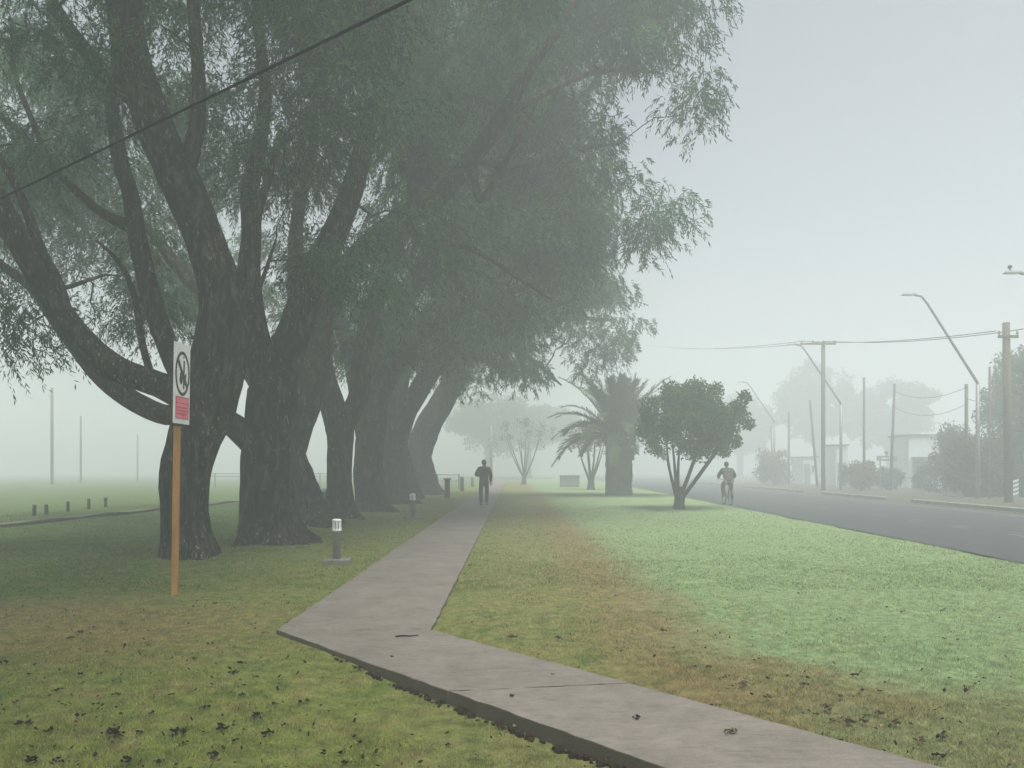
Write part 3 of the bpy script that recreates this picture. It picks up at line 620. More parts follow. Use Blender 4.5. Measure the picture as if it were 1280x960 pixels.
# bushes and trees beyond the road
def bush(name, base, label, rx, rz, n_cl, per, L0, W0, leaf, cr, h0=.1, cat='bush'):
    return small_tree(name, base, label, cat, .25, .08, 6, (0, rz*.95+h0, rx, rz), n_cl, per, L0, W0, leaf, cr=cr, shell=.2)
def XZ(px, z): return ((px-CX)/F*z, z)
bush('reddish_bush', XZ(1077, 53), 'reddish brown bush left of the dark signboard', 1.1, .95, 40, 130, .16, .05, 'leafred', .4)
bush('grey_bush', XZ(1110, 54), 'dark bush growing under the signboard', .75, .8, 30, 120, .16, .05, 'leafround', .35)
bush('round_shrub', XZ(1158, 52), 'small round shrub in front of the pale building', .65, .75, 24, 110, .15, .05, 'leafround', .35)
bush('tall_bush', XZ(1195, 47), 'tall yellow-green bush right of the pale building', 1.5, 1.9, 70, 150, .18, .05, 'leafdry', .55)
bush('wide_bush', XZ(1229, 40), 'brown-green thicket behind the thin tall pole at the right', 1.5, 1.55, 90, 150, .18, .05, 'leafdry', .55)
small_tree('tall_tree', (60, 122), 'very faint tall tree above the pale building', 'tree', 5, .5, 6, (0, 10.5, 7, 5.0), 130, 150, .5, .15, 'leafdry', cr=1.2)
small_tree('tall_tree', (50, 126), 'very faint tall tree behind the crossarm pole', 'tree', 5.5, .55, 6, (0, 12.5, 6.6, 5.8), 130, 150, .55, .16, 'leafdry', cr=1.3)
small_tree('tall_tree', (41, 138), 'very faint tree at the far end of the road', 'tree', 4.5, .5, 6, (0, 9.5, 6, 4.5), 100, 150, .55, .16, 'leafdry', cr=1.3)
bush('wide_bush', XZ(1262, 40.5), 'dark thicket behind the thick utility pole at the right edge', 1.6, 1.75, 90, 150, .18, .05, 'leafround', .55)
small_tree('tall_tree', XZ(1305, 46), 'dark broad tree partly cut by the right edge above the low building', 'tree', 2.2, .3, 7, (0, 5.6, 3.0, 2.9), 140, 170, .22, .06, 'leafround', cr=.7)
bush('far_bush', XZ(968, 72), 'faint reddish bush at the far roadside', 1.7, 1.6, 40, 110, .22, .07, 'leafred', .6)

# conifer with tiers of flat boughs at the right edge
def conifer(base, h, label):
    t = empty('conifer', (base[0], base[1], gh(*base)), 0, label, 'tree'); mb = MB(); nodes = []
    limb(mb, [(Vector((0,0,-.1)), .3), (Vector((.05,0,h*.5)), .2), (Vector((0,0,h)), .05)], 12, 3.3, .08, True)
    cs = []; rs = []
    z = 1.6
    while z < h:
        rr = 2.1*(1-(z/h)**1.6)*random.uniform(.6,1.1)+.3; a0 = random.random()*6
        for k in range(7):
            a = a0+k*.9+random.uniform(-.2, .2); r1 = rr*random.uniform(.7, 1.1)
            e = Vector((math.cos(a)*r1, math.sin(a)*r1, z+random.uniform(-.1,.3)*r1))
            mb.tube([Vector((0,0,z-.1)), e*.5+Vector((0,0,z*.5-.05)), e], [.05,.035,.012], 5, False)
            for f in (.45, .65, .85, 1.0):
                cs.append((e.x*f, e.y*f, z+(e.z-z)*f+.05)); rs.append(.3)
        z += .62
    link('trunk', mb.mesh('trunk', True), M['bark2'], t)
    V = blob_leaves(cs, rs, 60, .15, .016)
    V = V.reshape(-1, 4, 3); c = np.repeat(np.array(cs), 60, 0)[:,None,:]; V[:,:,2] = c[:,:,2]+(V[:,:,2]-c[:,:,2])*.6+rng.normal(size=(len(V),1))*.08
    link('crown', np_mesh('crown', V.reshape(-1, 3), 4), M['leafround'], t)
conifer((26.3, 39.5), 6.8, 'dark conifer with tiered flat boughs behind the thick pole at the right edge')

# ------------------------------------------------------------------ palm
def palm():
    b = (5.85, 42.0); t = empty('palm_tree', (b[0], b[1], gh(*b)), 0, 'thick-trunked palm with arching fronds on the lawn behind the round tree', 'palm tree')
    mb = MB(); n = 30; prof = []
    vs = []; rows = 46; H = 3.2
    for i in range(rows):
        z = -.1+H*i/(rows-1); f = i/(rows-1)
        r = .66+.08*math.exp(-max(z,0)/.25)+.07*math.sin(f*math.pi)-.12*max(0, f-.8)*3
        for k in range(n):
            a = 2*math.pi*k/n
            bmp = .035*math.sin(a*9+(i%4)*.9)*math.sin(i*1.57)+.05*noise.noise(Vector((math.cos(a)*2, math.sin(a)*2, z*2.5)))+(.12 if (1.9 < z < 2.6 and math.cos(a) > .55) else 0)
            vs.append(((r+bmp)*math.cos(a), (r+bmp)*math.sin(a), z))
    mb.add(vs, [(i*n+k, i*n+(k+1)%n, (i+1)*n+(k+1)%n, (i+1)*n+k) for i in range(rows-1) for k in range(n)]+[tuple((rows-1)*n+k for k in range(n))])
    # old leaf bases under the crown
    for k in range(40):
        a = k*2.4; z = H-.1-.5*(k/40)
        mb.tube([(math.cos(a)*.5, math.sin(a)*.5, z-.1), (math.cos(a)*.78, math.sin(a)*.78, z+.15), (math.cos(a)*.95, math.sin(a)*.95, z+.42)], [.07,.06,.03], 5)
    link('trunk', mb.mesh('trunk', True), M['palmbark'], t)
    nf = 52
    for k in range(nf):
        f = k/nf; a = k*2.39996; el = R(86-74*f**.95)+random.uniform(-.08, .08); Lf = random.uniform(3.7, 4.5)*(1 if f > .2 else .85)
        d = Vector((math.cos(a)*math.cos(el), math.sin(a)*math.cos(el), math.sin(el)))
        p = Vector((math.cos(a)*.25, math.sin(a)*.25, H-.05)); pts = [p.copy()]; K = 22; dd = d.copy()
        for i in range(K):
            dd = (dd+Vector((0,0,-1))*(.022+.062*(i/K))*(.45+math.cos(el))).normalized(); p = p+dd*Lf/K; pts.append(p.copy())
        mb = MB(); mb.tube(pts, [.045*(1-i/K)+.008 for i in range(K+1)], 5, False)
        for i in range(4, K+1):
            q_ = pts[i]; tg = (pts[min(i+1,K)]-pts[i-1]).normalized(); sd = tg.cross(Vector((0,0,1)))
            sd = sd.normalized() if sd.length > .05 else Vector((1,0,0)); up = sd.cross(tg)
            ll = .62*math.sin(math.pi*min(1, (i-2)/(K-1))**.7)**.6+.1 if i < K else .3
            for s in (-1, 1):
                for h_ in (0, .34, .67):
                    q2 = q_-tg*(Lf/K)*h_
                    dr_ = (sd*s*.75+tg*.75+up*random.uniform(.0, .35)+Vector((0,0,-.12))).normalized(); e = q2+dr_*ll*random.uniform(.85, 1.1); w = tg*.034
                    mb.add([q2-w, q2+w, q2.lerp(e, .6)+w*.9, e, q2.lerp(e, .6)-w*.9], [(0,1,2,3,4)])
        me = bpy.data.meshes.new('frond'); me.from_pydata(mb.v, [], mb.f); link('frond', me, M['frond'], t)
palm()

# ------------------------------------------------------------------ sign
def sign():
    b = G(216, 742); z0 = gh(b.x, b.y); t = empty('no_fires_sign', (b.x, b.y, z0), 0, 'white prohibition sign with pink text box on an orange post in the left lawn', 'sign')
    t.name = 'prohibition_sign'
    H = 2.83
    MB().box((.02, 0, .85), (.062, .062, 2.1), .1).build('post', M['orange'], t, bevel=.004)
    p = MB(); w, h = .41, .90; zc = H-.45+.0
    # panel plane along Y, facing +X
    p.box((.052+.02, -.02, zc), (.012, w, h)); pn = p.build('sign_panel', M['white'], t, bevel=.003)
    x = .052+.02+.0085; cz = zc+.115
    def sheet(pts, name, mat, parent=pn, x=x):
        m = MB(); n = len(pts); m.add([(x-.003, -.02+a, z) for a, z in pts]+[(x+.0015, -.02+a, z) for a, z in pts], [tuple(range(n)), tuple(range(2*n-1, n-1, -1))]+[(i, (i+1)%n, n+(i+1)%n, n+i) for i in range(n)])
        return m
    # ring
    m = MB(); n = 48; vs = []
    for i in range(n):
        a = 2*math.pi*i/n
        for rr, xx in ((.86, -.003), (1, -.003), (1, .0015), (.86, .0015)): vs.append((x+xx, -.02+math.cos(a)*.185*(rr if rr == 1 else .83), cz+math.sin(a)*.25*rr))
    fs = []
    for i in range(n):
        j = (i+1)%n
        for k in range(4): fs.append((i*4+k, i*4+(k+1)%4, j*4+(k+1)%4, j*4+k))
    m.add(vs, fs); m.build('prohibition_ring', M['black'], pn)
    s = sheet([(-.14,.13),(-.11,.165),(.14,-.13),(.11,-.165)], 's', None)
    m = MB(); m.v = [(v[0]+.0012, v[1], v[2]+cz) for v in s.v]; m.f = s.f; m.build('slash', M['black'], pn)
    ms = MB()
    for poly in ([(.025,.15),(.055,.15),(.05,-.17),(.02,-.17)], [(-.06,0),(-.02,.03),(.015,-.03),(.0,-.1),(-.04,-.13),(-.075,-.08)], [(.06,-.02),(.1,.02),(.09,-.09),(.06,-.12)]):
        s = sheet(poly, 's', None); ms.add([(v[0]-.0004, v[1], v[2]+cz) for v in s.v], s.f)
    ms.build('pictogram', M['black'], pn)
    bz = zc-.27
    s = sheet([(-.165,-.12),(.165,-.12),(.165,.12),(-.165,.12)], 's', None); m = MB(); m.add([(v[0], v[1], v[2]+bz) for v in s.v], s.f); m.build('text_box', M['pink'], pn)
    m = MB()
    def bar(y0, z0_, y1, z1_): m.box((x+.0022, -.02+(y0+y1)/2, bz+(z0_+z1_)/2), (.003, abs(y1-y0), abs(z1_-z0_)))
    bar(-.168,.113,.168,.123); bar(-.168,-.123,.168,-.113); bar(-.168,-.113,-.158,.113); bar(.158,-.113,.168,.113); bar(-.158,.045,.158,.054)
    random.seed(3)
    for row in (.0, -.035, -.07):
        yy = -.13
        while yy < .12:
            L_ = random.uniform(.02, .05); bar(yy, row-.008, yy+L_, row+.010); yy += L_+.014
    m.build('text_lines', M['darkred'], pn)
    for zz in (zc+.3, zc-.35):
        m = MB().cyl((0,0,0), .01, .02, 10); m.v = [(x-.004+v[2]*.6, v[0], zz+v[1]) for v in m.v]
        m.build('bolt', M['steel'], t)
    t.rotation_euler = (0, R(.9), 0)
sign()
random.seed(11)

# ------------------------------------------------------------------ bollard lights, posts, bin, fences
def bollard(b, h, label, group):
    t = empty('bollard_light', (b[0], b[1], gh(b[0], b[1])), .1, label, 'bollard light', group)
    MB().box((0,0,.02), (.40,.36,.10)).build('base_slab', M['slab'], t, bevel=.012)
    m = MB(); m.lathe([(.062,.06),(.062,h-.17),(.07,h-.165),(.07,h-.15)], 20); m.build('post', M['postgrey'], t, True)
    m = MB(); m.lathe([(.052,h-.152),(.052,h-.005),(.03,h)], 20); hd = m.build('lamp_head', M['darkgap'], t, True)
    m = MB()
    for k in range(9):
        a = 2*math.pi*k/9; m.box((.058*math.cos(a), .058*math.sin(a), h-.08), (.016,.024,.125), a)
    m.lathe([(.073,h-.165),(.073,h-.14),(.06,h-.138)], 20); m.lathe([(.066,h-.022),(.070,h-.018),(.068,h+.004),(.04,h+.012)], 20)
    m.build('light_louvre', M['lamphead'], hd, False)
    return t
b = G(421, 703); bollard((b.x, b.y), .66, 'grey bollard light with white louvred head nearest on the left lawn', 'bollard lights along the path')
b = G(517, 648); bollard((b.x, b.y), .72, 'second bollard light along the path, leaning slightly, farther off', 'bollard lights along the path'); o_ = bpy.data.objects[[q.name for q in bpy.data.objects if q.name.startswith('bollard_light')][-1]]; o_.rotation_euler = (R(1), R(-3), .3); o_.scale = (1.25, 1.25, 1)
def post(x, y, h, label, r=.075, cap=True, group='posts along the path', mat='wood', name='wooden_post', lean=(0,0)):
    t = empty(name, (x, y, gh(x, y)), 0, label, 'post', group); t.rotation_euler = (lean[0], lean[1], random.random())
    MB().lathe([(r,-.05),(r*.97,h*.5),(r,h-.02),(r*.8,h)], 12).build('shaft', M[mat], t, True)
    if cap: MB().lathe([(r*1.35,h-.04),(r*1.45,h-.01),(r*1.4,h+.03),(r*.6,h+.05)], 14).build('cap', M['greybox'], t, True)
    return t
post(-3.2, 38, .95, 'nearest flat-capped wooden post at the left edge of the path near the man', .14)
post(-3.25, 50, .95, 'second wooden post behind the capped one, left of the man', .13, False)
post(-3.2, 62, .8, 'faintest wooden post beside the path, just left of the man', .12, False)
for (px, py, h), lb in zip([(43,644,.34),(58,643,.32),(85,639,.34),(111,636,.36),(132,633,.36)],
        ['leftmost low dark post in the row on the far left lawn', 'second low post from the left on the far left lawn', 'middle low dark post of the five on the left lawn', 'fourth low post of the row on the left lawn', 'rightmost low post with a pale top on the left lawn']):
    g0 = G(px, py); post(g0.x, g0.y, h, lb, .055, px == 132, 'low posts on the left lawn', 'darkkerb', 'low_post')
# litter bin behind the trees
t = empty('litter_bin', (-5.72, 23.6, gh(-5.72, 23.6)), .2, 'teal litter bin between the third and fourth trunks', 'litter bin')
MB().lathe([(.17,.05),(.21,.1),(.25,.62),(.27,.66),(.27,.70),(.22,.71)], 20).build('body', M['teal'], t, True)
MB().lathe([(.285,.70),(.285,.74),(.15,.80),(.03,.82)], 20).build('lid', M['teal'], t, True)
MB().lathe([(.04,-.05),(.04,.08)], 10).build('foot', M['steel'], t, True)
def rail_fence(x0, y0, x1, y1, npost, h, label, rails=(1.0, .82)):
    t = empty('rail_fence', (x0, y0, gh(x0, y0)), 0, label, 'fence'); dx, dy = x1-x0, y1-y0
    for k in range(npost):
        f = k/(npost-1); MB().tube([(dx*f, dy*f, -.1), (dx*f, dy*f, h)], .05, 8).build('fence_post', M['wood'], t)
    for r_ in rails: MB().tube([(0,-.06,h*r_-.06), (dx, dy-.06, h*r_-.06)], .035, 8).build('rail', M['steel'], t)
rail_fence(-26, 60, -10, 62, 7, 1.15, 'low railing far behind the first tree trunks')
rail_fence(-6.9, 55, -3.8, 55, 3, 1.1, 'short railing seen just right of the last leaning trunk', (1.0, .6))
# poles
def pole(px, pyt, z, label, r0, r1=None, lean=0., cat='pole', name='bare_pole', mat='wood', group=None, build=True):
    x = (px-CX)/F*z; h = CH+(HY-pyt)/F*z; t = empty(name, (x, z, gh(x, z)), 0, label, cat, group)
    MB().tube([(0,0,-.2), (lean*.5,0,h*.5), (lean,0,h)], [r0, (r0+(r1 or r0))*.5, r1 or r0*.8], 12).build('shaft', M[mat], t, True)
    return t, h
pole(65, 485, 72, 'leftmost tall pole standing in the fog at the far left', .14)
pole(101, 520, 78, 'second faint pole from the left in the foggy field', .10)
pole(172, 543, 92, 'faintest thin pole of the three in the left fog', .09)
pole(614, 532, 70, 'pale slim pole in the fog right behind the walking man', .13, mat='kerb')
pole(1208, 480, 40, 'thick wooden pole left of the nearest whole street lamp', .10, .085)
pole(1237, 458, 38, 'thin tall pole between the street lamp and the thick pole with a crossarm', .06, .05)
pole(1080, 472, 55, 'straight thin pole standing behind the reddish bush', .09, .08)
pole(1113, 480, 51, 'pole leaning right above the dark signboard', .10, .07, .28)
pole(1022, 500, 60, 'pole leaning left beside the crossarm pole', .10, .08, -.6)
pole(986, 515, 68, 'faint upright pole left of the crossarm pole', .10, .08)
pole(967, 532, 78, 'faintest pole at the far end of the road', .09, .08, -.3)
def insulator_pole(px, pyt, z, label, r, arm_y, half, nins, off=0, lean=0):
    t, h = pole(px, pyt, z, label, r, r*.85, lean, 'utility pole', 'utility_pole'); za = CH+(HY-arm_y)/F*z
    a = MB().box((off+lean*.95, -.14, za), (half*2, .1, .12)).build('crossarm', M['wood'], t)
    for k in range(nins):
        xx = off+lean*.95-half*.92+2*half*.92*k/(nins-1)
        MB().lathe([(.02,.05),(.02,.1),(.05,.11),(.06,.16),(.03,.18),(.05,.2),(.02,.25)], 10, (xx, -.14, za)).build('insulator', M['greybox'], a)
    return t
insulator_pole(1029, 428, 52, 'tall utility pole with a wide crossarm beyond the road', .15, 430, 1.2, 4, -.4)
insulator_pole(1261, 403, 33, 'thick wooden utility pole with a short crossarm at the right edge', .17, 421, .42, 2, .0, -.12)
# street lamps
def lamp(z, xcol, hcol, htop, reach, armlen, label, sensor=False):
    t = empty('street_lamp', (xcol, z, gh(xcol, z)), 0, label, 'street lamp', 'street lamps beyond the road')
    MB().tube([(0,0,-.1),(0,0,hcol*.5),(0,0,hcol)], [.11,.1,.085], 12).build('column', M['steel'], t, True)
    el = [(0,0,hcol-.05),(-.04,0,hcol+.12)]+[(-.04-(reach-armlen)*f, 0, hcol+.12+(htop-hcol-.25)*f) for f in (.3,.6,.93)]+[(-(reach-armlen)-.15,0,htop-.04),(-(reach-armlen)-.45,0,htop+.0),(-reach+.5,0,htop+.05)]
    a = MB().tube(el, [.075,.07,.065,.06,.055,.05,.05,.045], 10).build('arm', M['steel'], t, True)
    m = MB(); m.box((-reach+.25, 0, htop+.06), (.75, .26, .10), 0, .75); hd = m.build('lamp_head', M['postgrey'], a, bevel=.03)
    MB().box((-reach+.2, 0, htop+.003), (.45,.18,.03)).build('lens', M['lamphead'], hd, bevel=.01)
    if sensor: MB().lathe([(.03,.1),(.03,.2),(.07,.21),(.08,.28),(.05,.33)], 12, (-reach+.12, 0, htop)).build('light_sensor', M['darkgap'], hd, True)
lamp(37.6, 22.8, 5.6, 9.95, 3.6, 1.0, 'nearest fully visible street lamp with a slanting arm over the road')
lamp(53, 22.7, 5.9, 10.0, 3.6, 1.0, 'hazy street lamp whose slanting arm crosses the utility pole')
lamp(72, 24.6, 5.8, 9.6, 3.4, 1.0, 'faintest street lamp far along the road')
lamp(29.8, 22.8, 5.2, 9.0, 3.6, 1.0, 'street lamp head entering at the right edge with a knob on top', True)
# cables
def cable(name, a, b, sag, r, label, cat='cable', n=24, group=None):
    a = Vector(a); b = Vector(b)
    pts = [a.lerp(b, i/n)-Vector((0,0,sag*4*(i/n)*(1-i/n))) for i in range(n+1)]
    return tag(MB().tube(pts, r, 6).build(name, M['cable'], None, True), label, cat, group)
ca = P(0, 244, 10.1); cb = P(497, 0, 5.9); d = (cb-ca)
cable('overhead_cable', ca-d*1.6, cb+d*1.2, .05, .0145, 'thick black overhead cable crossing the near tree crowns at upper left', n=60)
def wire_pts(p, q): return p, q
pA = P(1255, 421, 32.86); pT = P(1029, 431, 51.86); far = P(820, 432, 110)
wl = ['upper faint power line from the thick pole to the wide crossarm pole', 'lower faint power line reaching the wide crossarm pole']
for k, off in enumerate((-.35, .3)):
    cable('power_line', pA+Vector((off, 0, .25)), pT+Vector((off*2.6-.35, 0, .25)), .25, .018, wl[k], group='power lines')
    cable('power_line', pT+Vector((off*2.6-.35, 0, .25)), far+Vector((off*3, 0, 0)), .5, .02, ['farther power line running on to the left, upper wire', 'farther power line running on to the left, lower wire'][k], group='power lines')
cable('power_line', pA+Vector((.3, 0, .25)), (30, 12, 8.4), .3, .018, 'power line running off past the right edge', group='power lines')
cable('telephone_line', P(1208, 484, 39.9), P(1118, 489, 50.9), .5, .012, 'upper sagging line between the thick and the leaning pole', group='telephone lines')
cable('telephone_line', P(1237, 500, 37.9), P(1208, 498, 39.9), .1, .012, 'short line between the thin and the thick pole', group='telephone lines')
cable('telephone_line', P(1208, 505, 39.9), P(1116, 508, 50.9), .6, .012, 'lower sagging line between the thick and the leaning pole', group='telephone lines')

# ------------------------------------------------------------------ buildings beyond the road
def building(x0, x1, y0, y1, h, label, mat, wins=(), doors=(), name='low_building', awn=None):
    t = empty(name, ((x0+x1)/2, y0, gh((x0+x1)/2, y0)), 0, label, 'building'); w = x1-x0; dpt = y1-y0
    MB().box((0, dpt/2, h/2-.1), (w, dpt, h+.2)).build('wall', M[mat], t, bevel=.01)
    MB().box((0, dpt/2, h+.06), (w+.24, dpt+.24, .13)).build('roof', M['roof'], t, bevel=.01)
    for (cx, cz, ww, hh) in wins:
        fr = MB().box((cx, -.03, cz), (ww+.12, .08, hh+.12)).build('window', M['plaster'], t, bevel=.006); MB().box((cx, -.075, cz), (ww, .02, hh)).build('pane', M['glass'], fr)
        MB().box((cx, -.09, cz), (.04, .02, hh)).build('mullion', M['plaster'], fr)
    for (cx, ww, hh) in doors:
        d_ = MB().box((cx, -.03, hh/2), (ww, .08, hh)).build('door', M['greybox'], t, bevel=.006); MB().cyl((cx+ww*.38, -.11, hh*.48), .03, .06, 8).build('handle', M['steel'], d_)
    if awn: MB().box((awn[0], -.45, awn[2]), (awn[1], .9, .08)).build('awning', M['roof'], t, bevel=.01)
building(31.0, 33.9, 60, 63, 4.05, 'pale bluish low building with a grey awning beyond the road', 'plaster', [(.8,1.4,.7,.8)], [(-.7,.9,2.1)], awn=(-.1, 2.3, 2.35))
building(27.0, 27.95, 64, 66, 3.4, 'small pale hut right of the wide crossarm pole', 'plaster', [], [(.0,.7,2.0)], 'small_hut')
building(28.8, 30.3, 76, 79, 2.6, 'faint pale building far beyond the road, left of the leaning pole', 'plaster', [(.35,1.5,.5,.6)], [(-.35,.6,2.0)])
building(26.6, 34.0, 41.5, 46, 2.6, 'mauve-grey building in the shade of the conifer at the right edge', 'plaster2', [(-2.0,1.5,1.0,1.0),(1.2,1.5,1.0,1.0)], [(-.5,.9,2.1)])
# signboard on two posts
x, z = XZ(1108, 51.5); t = empty('signboard', (x, z, gh(x, z)), 0, 'dark roadside signboard with a knob on top above the bushes', 'sign')
for s in (-.42, .42): MB().tube([(s,0,-.1),(s,0,2.3)], .045, 8).build('leg', M['steel'], t)
bd = MB().box((0,-.07,2.15), (1.35,.06,.34)).build('board', M['postgrey'], t, bevel=.01)
MB().box((0,-.11,2.15), (.75,.02,.12)).build('faded_panel', M['lamphead'], bd)
MB().lathe([(.05,2.3),(.05,2.45),(.13,2.52),(.13,2.66),(.04,2.72)], 12).build('knob', M['postgrey'], t, True)
# striped marker post
x, z = XZ(1269, 36); t = empty('marker_post', (x, z, gh(x, z)), 0, 'short dark marker post with pale slanting stripes at the right edge', 'post')
MB().box((0,0,.45), (.30,.06,.95)).build('board', M['greybox'], t)
m = MB()
for k in range(4):
    zz = .2+k*.2; m.add([(-.14,-.034,zz),(.14,-.034,zz+.10),(.14,-.034,zz+.18),(-.14,-.034,zz+.08),(-.14,-.03,zz),(.14,-.03,zz+.10),(.14,-.03,zz+.18),(-.14,-.03,zz+.08)], [(0,1,2,3),(7,6,5,4),(0,4,5,1),(1,5,6,2),(2,6,7,3),(3,7,4,0)])
m.build('stripes', M['white'], t)
# grey box beyond the palm
x, z = XZ(712, 62); t = empty('utility_cabinet', (x, z, gh(x, z)), .05, 'faint grey box on the lawn left of the palm', 'cabinet')
MB().box((0,0,.42), (1.5,.8,.95)).build('body', M['greybox'], t, bevel=.02); MB().box((0,0,.92), (1.6,.9,.06)).build('lid', M['roof'], t, bevel=.01)
MB().box((0,-.41,.42), (.02,.02,.8)).build('door_seam', M['darkgap'], t)

# ------------------------------------------------------------------ people
def skin_mesh(name, verts, edges, radii, mat, parent, root=0, sub=2):
    me = bpy.data.meshes.new(name+'_cage'); me.from_pydata(verts, edges, [])
    o = bpy.data.objects.new(name, me); col.objects.link(o)
    o.modifiers.new('s', 'SKIN'); 
    sv = me.skin_vertices[0].data
    for i, r in enumerate(radii): sv[i].radius = (r, r) if not hasattr(r, '__len__') else r; sv[i].use_root = (i == root)
    sb = o.modifiers.new('u', 'SUBSURF'); sb.levels = sub; sb.render_levels = sub
    dg = bpy.context.evaluated_depsgraph_get(); ev = o.evaluated_get(dg)
    m2 = bpy.data.meshes.new_from_object(ev); m2.name = name
    bpy.data.objects.remove(o); bpy.data.meshes.remove(me)
    m2.polygons.foreach_set('use_smooth', [True]*len(m2.polygons)); m2.materials.clear(); m2.materials.append(mat)
    return link(name, m2, None, parent)
class Sk:
    def __init__(s): s.v = []; s.e = []; s.r = []; s.k = {}
    def a(s, key, p, r, to=None):
        s.k[key] = len(s.v); s.v.append(tuple(p)); s.r.append(r)
        if to is not None: s.e.append((s.k[to], s.k[key]))
        return s
    def build(s, name, mat, parent): return skin_mesh(name, s.v, s.e, s.r, mat, parent)
def add_hand(s, side, wrist_key, w, d, spread):
    """palm and five fingers; d: pointing direction, spread: across the palm, thumb on +spread side"""
    d = Vector(d).normalized(); sp = Vector(spread).normalized(); cu = d.cross(sp).normalized(); w = Vector(w)
    s.a(side+'palm', w+d*.05, .026, wrist_key)
    for i, (o_, L_) in enumerate(((.028,.068),(.010,.078),(-.010,.072),(-.028,.056))):
        k = f'{side}f{i}'; p = w+d*.085+sp*o_
        s.a(k+'a', p, .011, side+'palm'); s.a(k+'b', p+d*L_*.5+cu*.008, .009, k+'a'); s.a(k+'c', p+d*L_*.85+cu*.03, .008, k+'b')
    s.a(side+'t1', w+d*.04+sp*.042, .011, side+'palm'); s.a(side+'t2', w+d*.075+sp*.06+cu*.01, .009, side+'t1')
def person(root, J, mj, mt, hairpts):
    """J: joints"""
    s = Sk()
    s.a('pel', J['pel'], (.13,.10)); s.a('sp', J['sp'], (.12,.10), 'pel'); s.a('ch', J['ch'], (.15,.11), 'sp'); s.a('nb', J['nb'], .06, 'ch')
    s.a('nk', J['nk'], .052, 'nb'); H = Vector(J['hd']); fw = Vector(J.get('face', (0,1,0))); s.a('jw', H+Vector((0,0,-.05))+fw*.015, .068, 'nk'); s.a('hd', H+Vector((0,0,.03)), .085, 'jw'); s.a('tp', H+Vector((0,0,.08))-fw*.01, .055, 'hd')
    s.a('ns', H+fw*.088+Vector((0,0,-.01)), .014, 'hd'); s.a('ns2', H+fw*.108+Vector((0,0,-.025)), .012, 'ns')
    rt = fw.cross(Vector((0,0,1)))
    for q_ in (-1, 1):
        k = 'e%d' % q_; s.a(k, H+rt*.083*q_+Vector((0,0,-.005)), .014, 'hd'); s.a(k+'b', H+rt*.092*q_+Vector((0,0,.012)), .01, k)
    for sd in ('l', 'r'):
        s.a(sd+'sh', J[sd+'sh'], .06, 'ch'); s.a(sd+'el', J[sd+'el'], .043, sd+'sh'); s.a(sd+'wr', J[sd+'wr'], .028, sd+'el')
        add_hand(s, sd, sd+'wr', J[sd+'wr'], J[sd+'hd'], J[sd+'hs'])
        s.a(sd+'hp', J[sd+'hp'], .085, 'pel'); s.a(sd+'kn', J[sd+'kn'], .055, sd+'hp'); s.a(sd+'an', J[sd+'an'], .038, sd+'kn'); s.a(sd+'to', J[sd+'to'], .032, sd+'an')
    body = s.build('person_body', M['skin'], root)
    j = Sk(); dn = Vector(J['pel'])+Vector(J.get('hem', (0,0,-.22)))
    j.a('sp', J['sp'], (.19,.15)); j.a('pel', J['pel'], (.20,.155), 'sp'); j.a('hem', dn, (.20,.155), 'pel'); j.a('ch', J['ch'], (.215,.15), 'sp'); j.a('nb', Vector(J['nb'])+Vector((0,0,-.01)), .085, 'ch'); j.a('col', Vector(J['nk'])+Vector((0,0,.015)), .075, 'nb')
    for sd in ('l', 'r'):
        j.a(sd+'sh', J[sd+'sh'], .098, 'ch'); j.a(sd+'el', J[sd+'el'], .08, sd+'sh'); j.a(sd+'wr', Vector(J[sd+'el']).lerp(Vector(J[sd+'wr']), .93), .05, sd+'el')
    j.build('jacket', mj, root)
    q_ = Sk(); q_.a('pel', Vector(J['pel'])+Vector((0,0,-.02)), (.15,.12))
    for sd in ('l', 'r'):
        q_.a(sd+'hp', J[sd+'hp'], .108, 'pel'); q_.a(sd+'kn', J[sd+'kn'], .086, sd+'hp'); q_.a(sd+'an', Vector(J[sd+'kn']).lerp(Vector(J[sd+'an']), 1.03), .068, sd+'kn')
    q_.build('trousers', mt, root)
    for sd in ('l', 'r'):
        f = Sk(); f.a('a', J[sd+'an'], .048); f.a('h', Vector(J[sd+'an'])+Vector((0,-.04,-.035)), .045, 'a'); f.a('m', Vector(J[sd+'an']).lerp(Vector(J[sd+'to']), .5)+Vector((0,0,-.02)), .044, 'a'); f.a('t', J[sd+'to'], .038, 'm'); f.build('shoe', M['shoe'], root)
    m_ = MB(); n_ = 18; vs_h = []
    for i_ in range(13):
        ph = math.pi*(i_/12)
        for k_ in range(n_):
            th = 2*math.pi*k_/n_; q3 = Vector((math.sin(ph)*math.cos(th)*.088, math.sin(ph)*math.sin(th)*.10, math.cos(ph)*.108))
            if q3.dot(fw) > .02: q3 -= fw*(q3.dot(fw)-.02)*max(0, .8-q3.z*9)
            vs_h.append(H+Vector((0,0,.022))-fw*.018+q3*(1.06+.05*noise.noise(q3*40)))
    m_.add(vs_h, [(i_*n_+k_, i_*n_+(k_+1)%n_, (i_+1)*n_+(k_+1)%n_, (i_+1)*n_+k_) for i_ in range(12) for k_ in range(n_)])
    m_.build(hairpts, M['hair'], root, True)
mx_, my_ = -1.065, 29.2
t = empty('person', (mx_, my_, TOP), 0, 'man in a dark jacket walking away along the footpath', 'person')
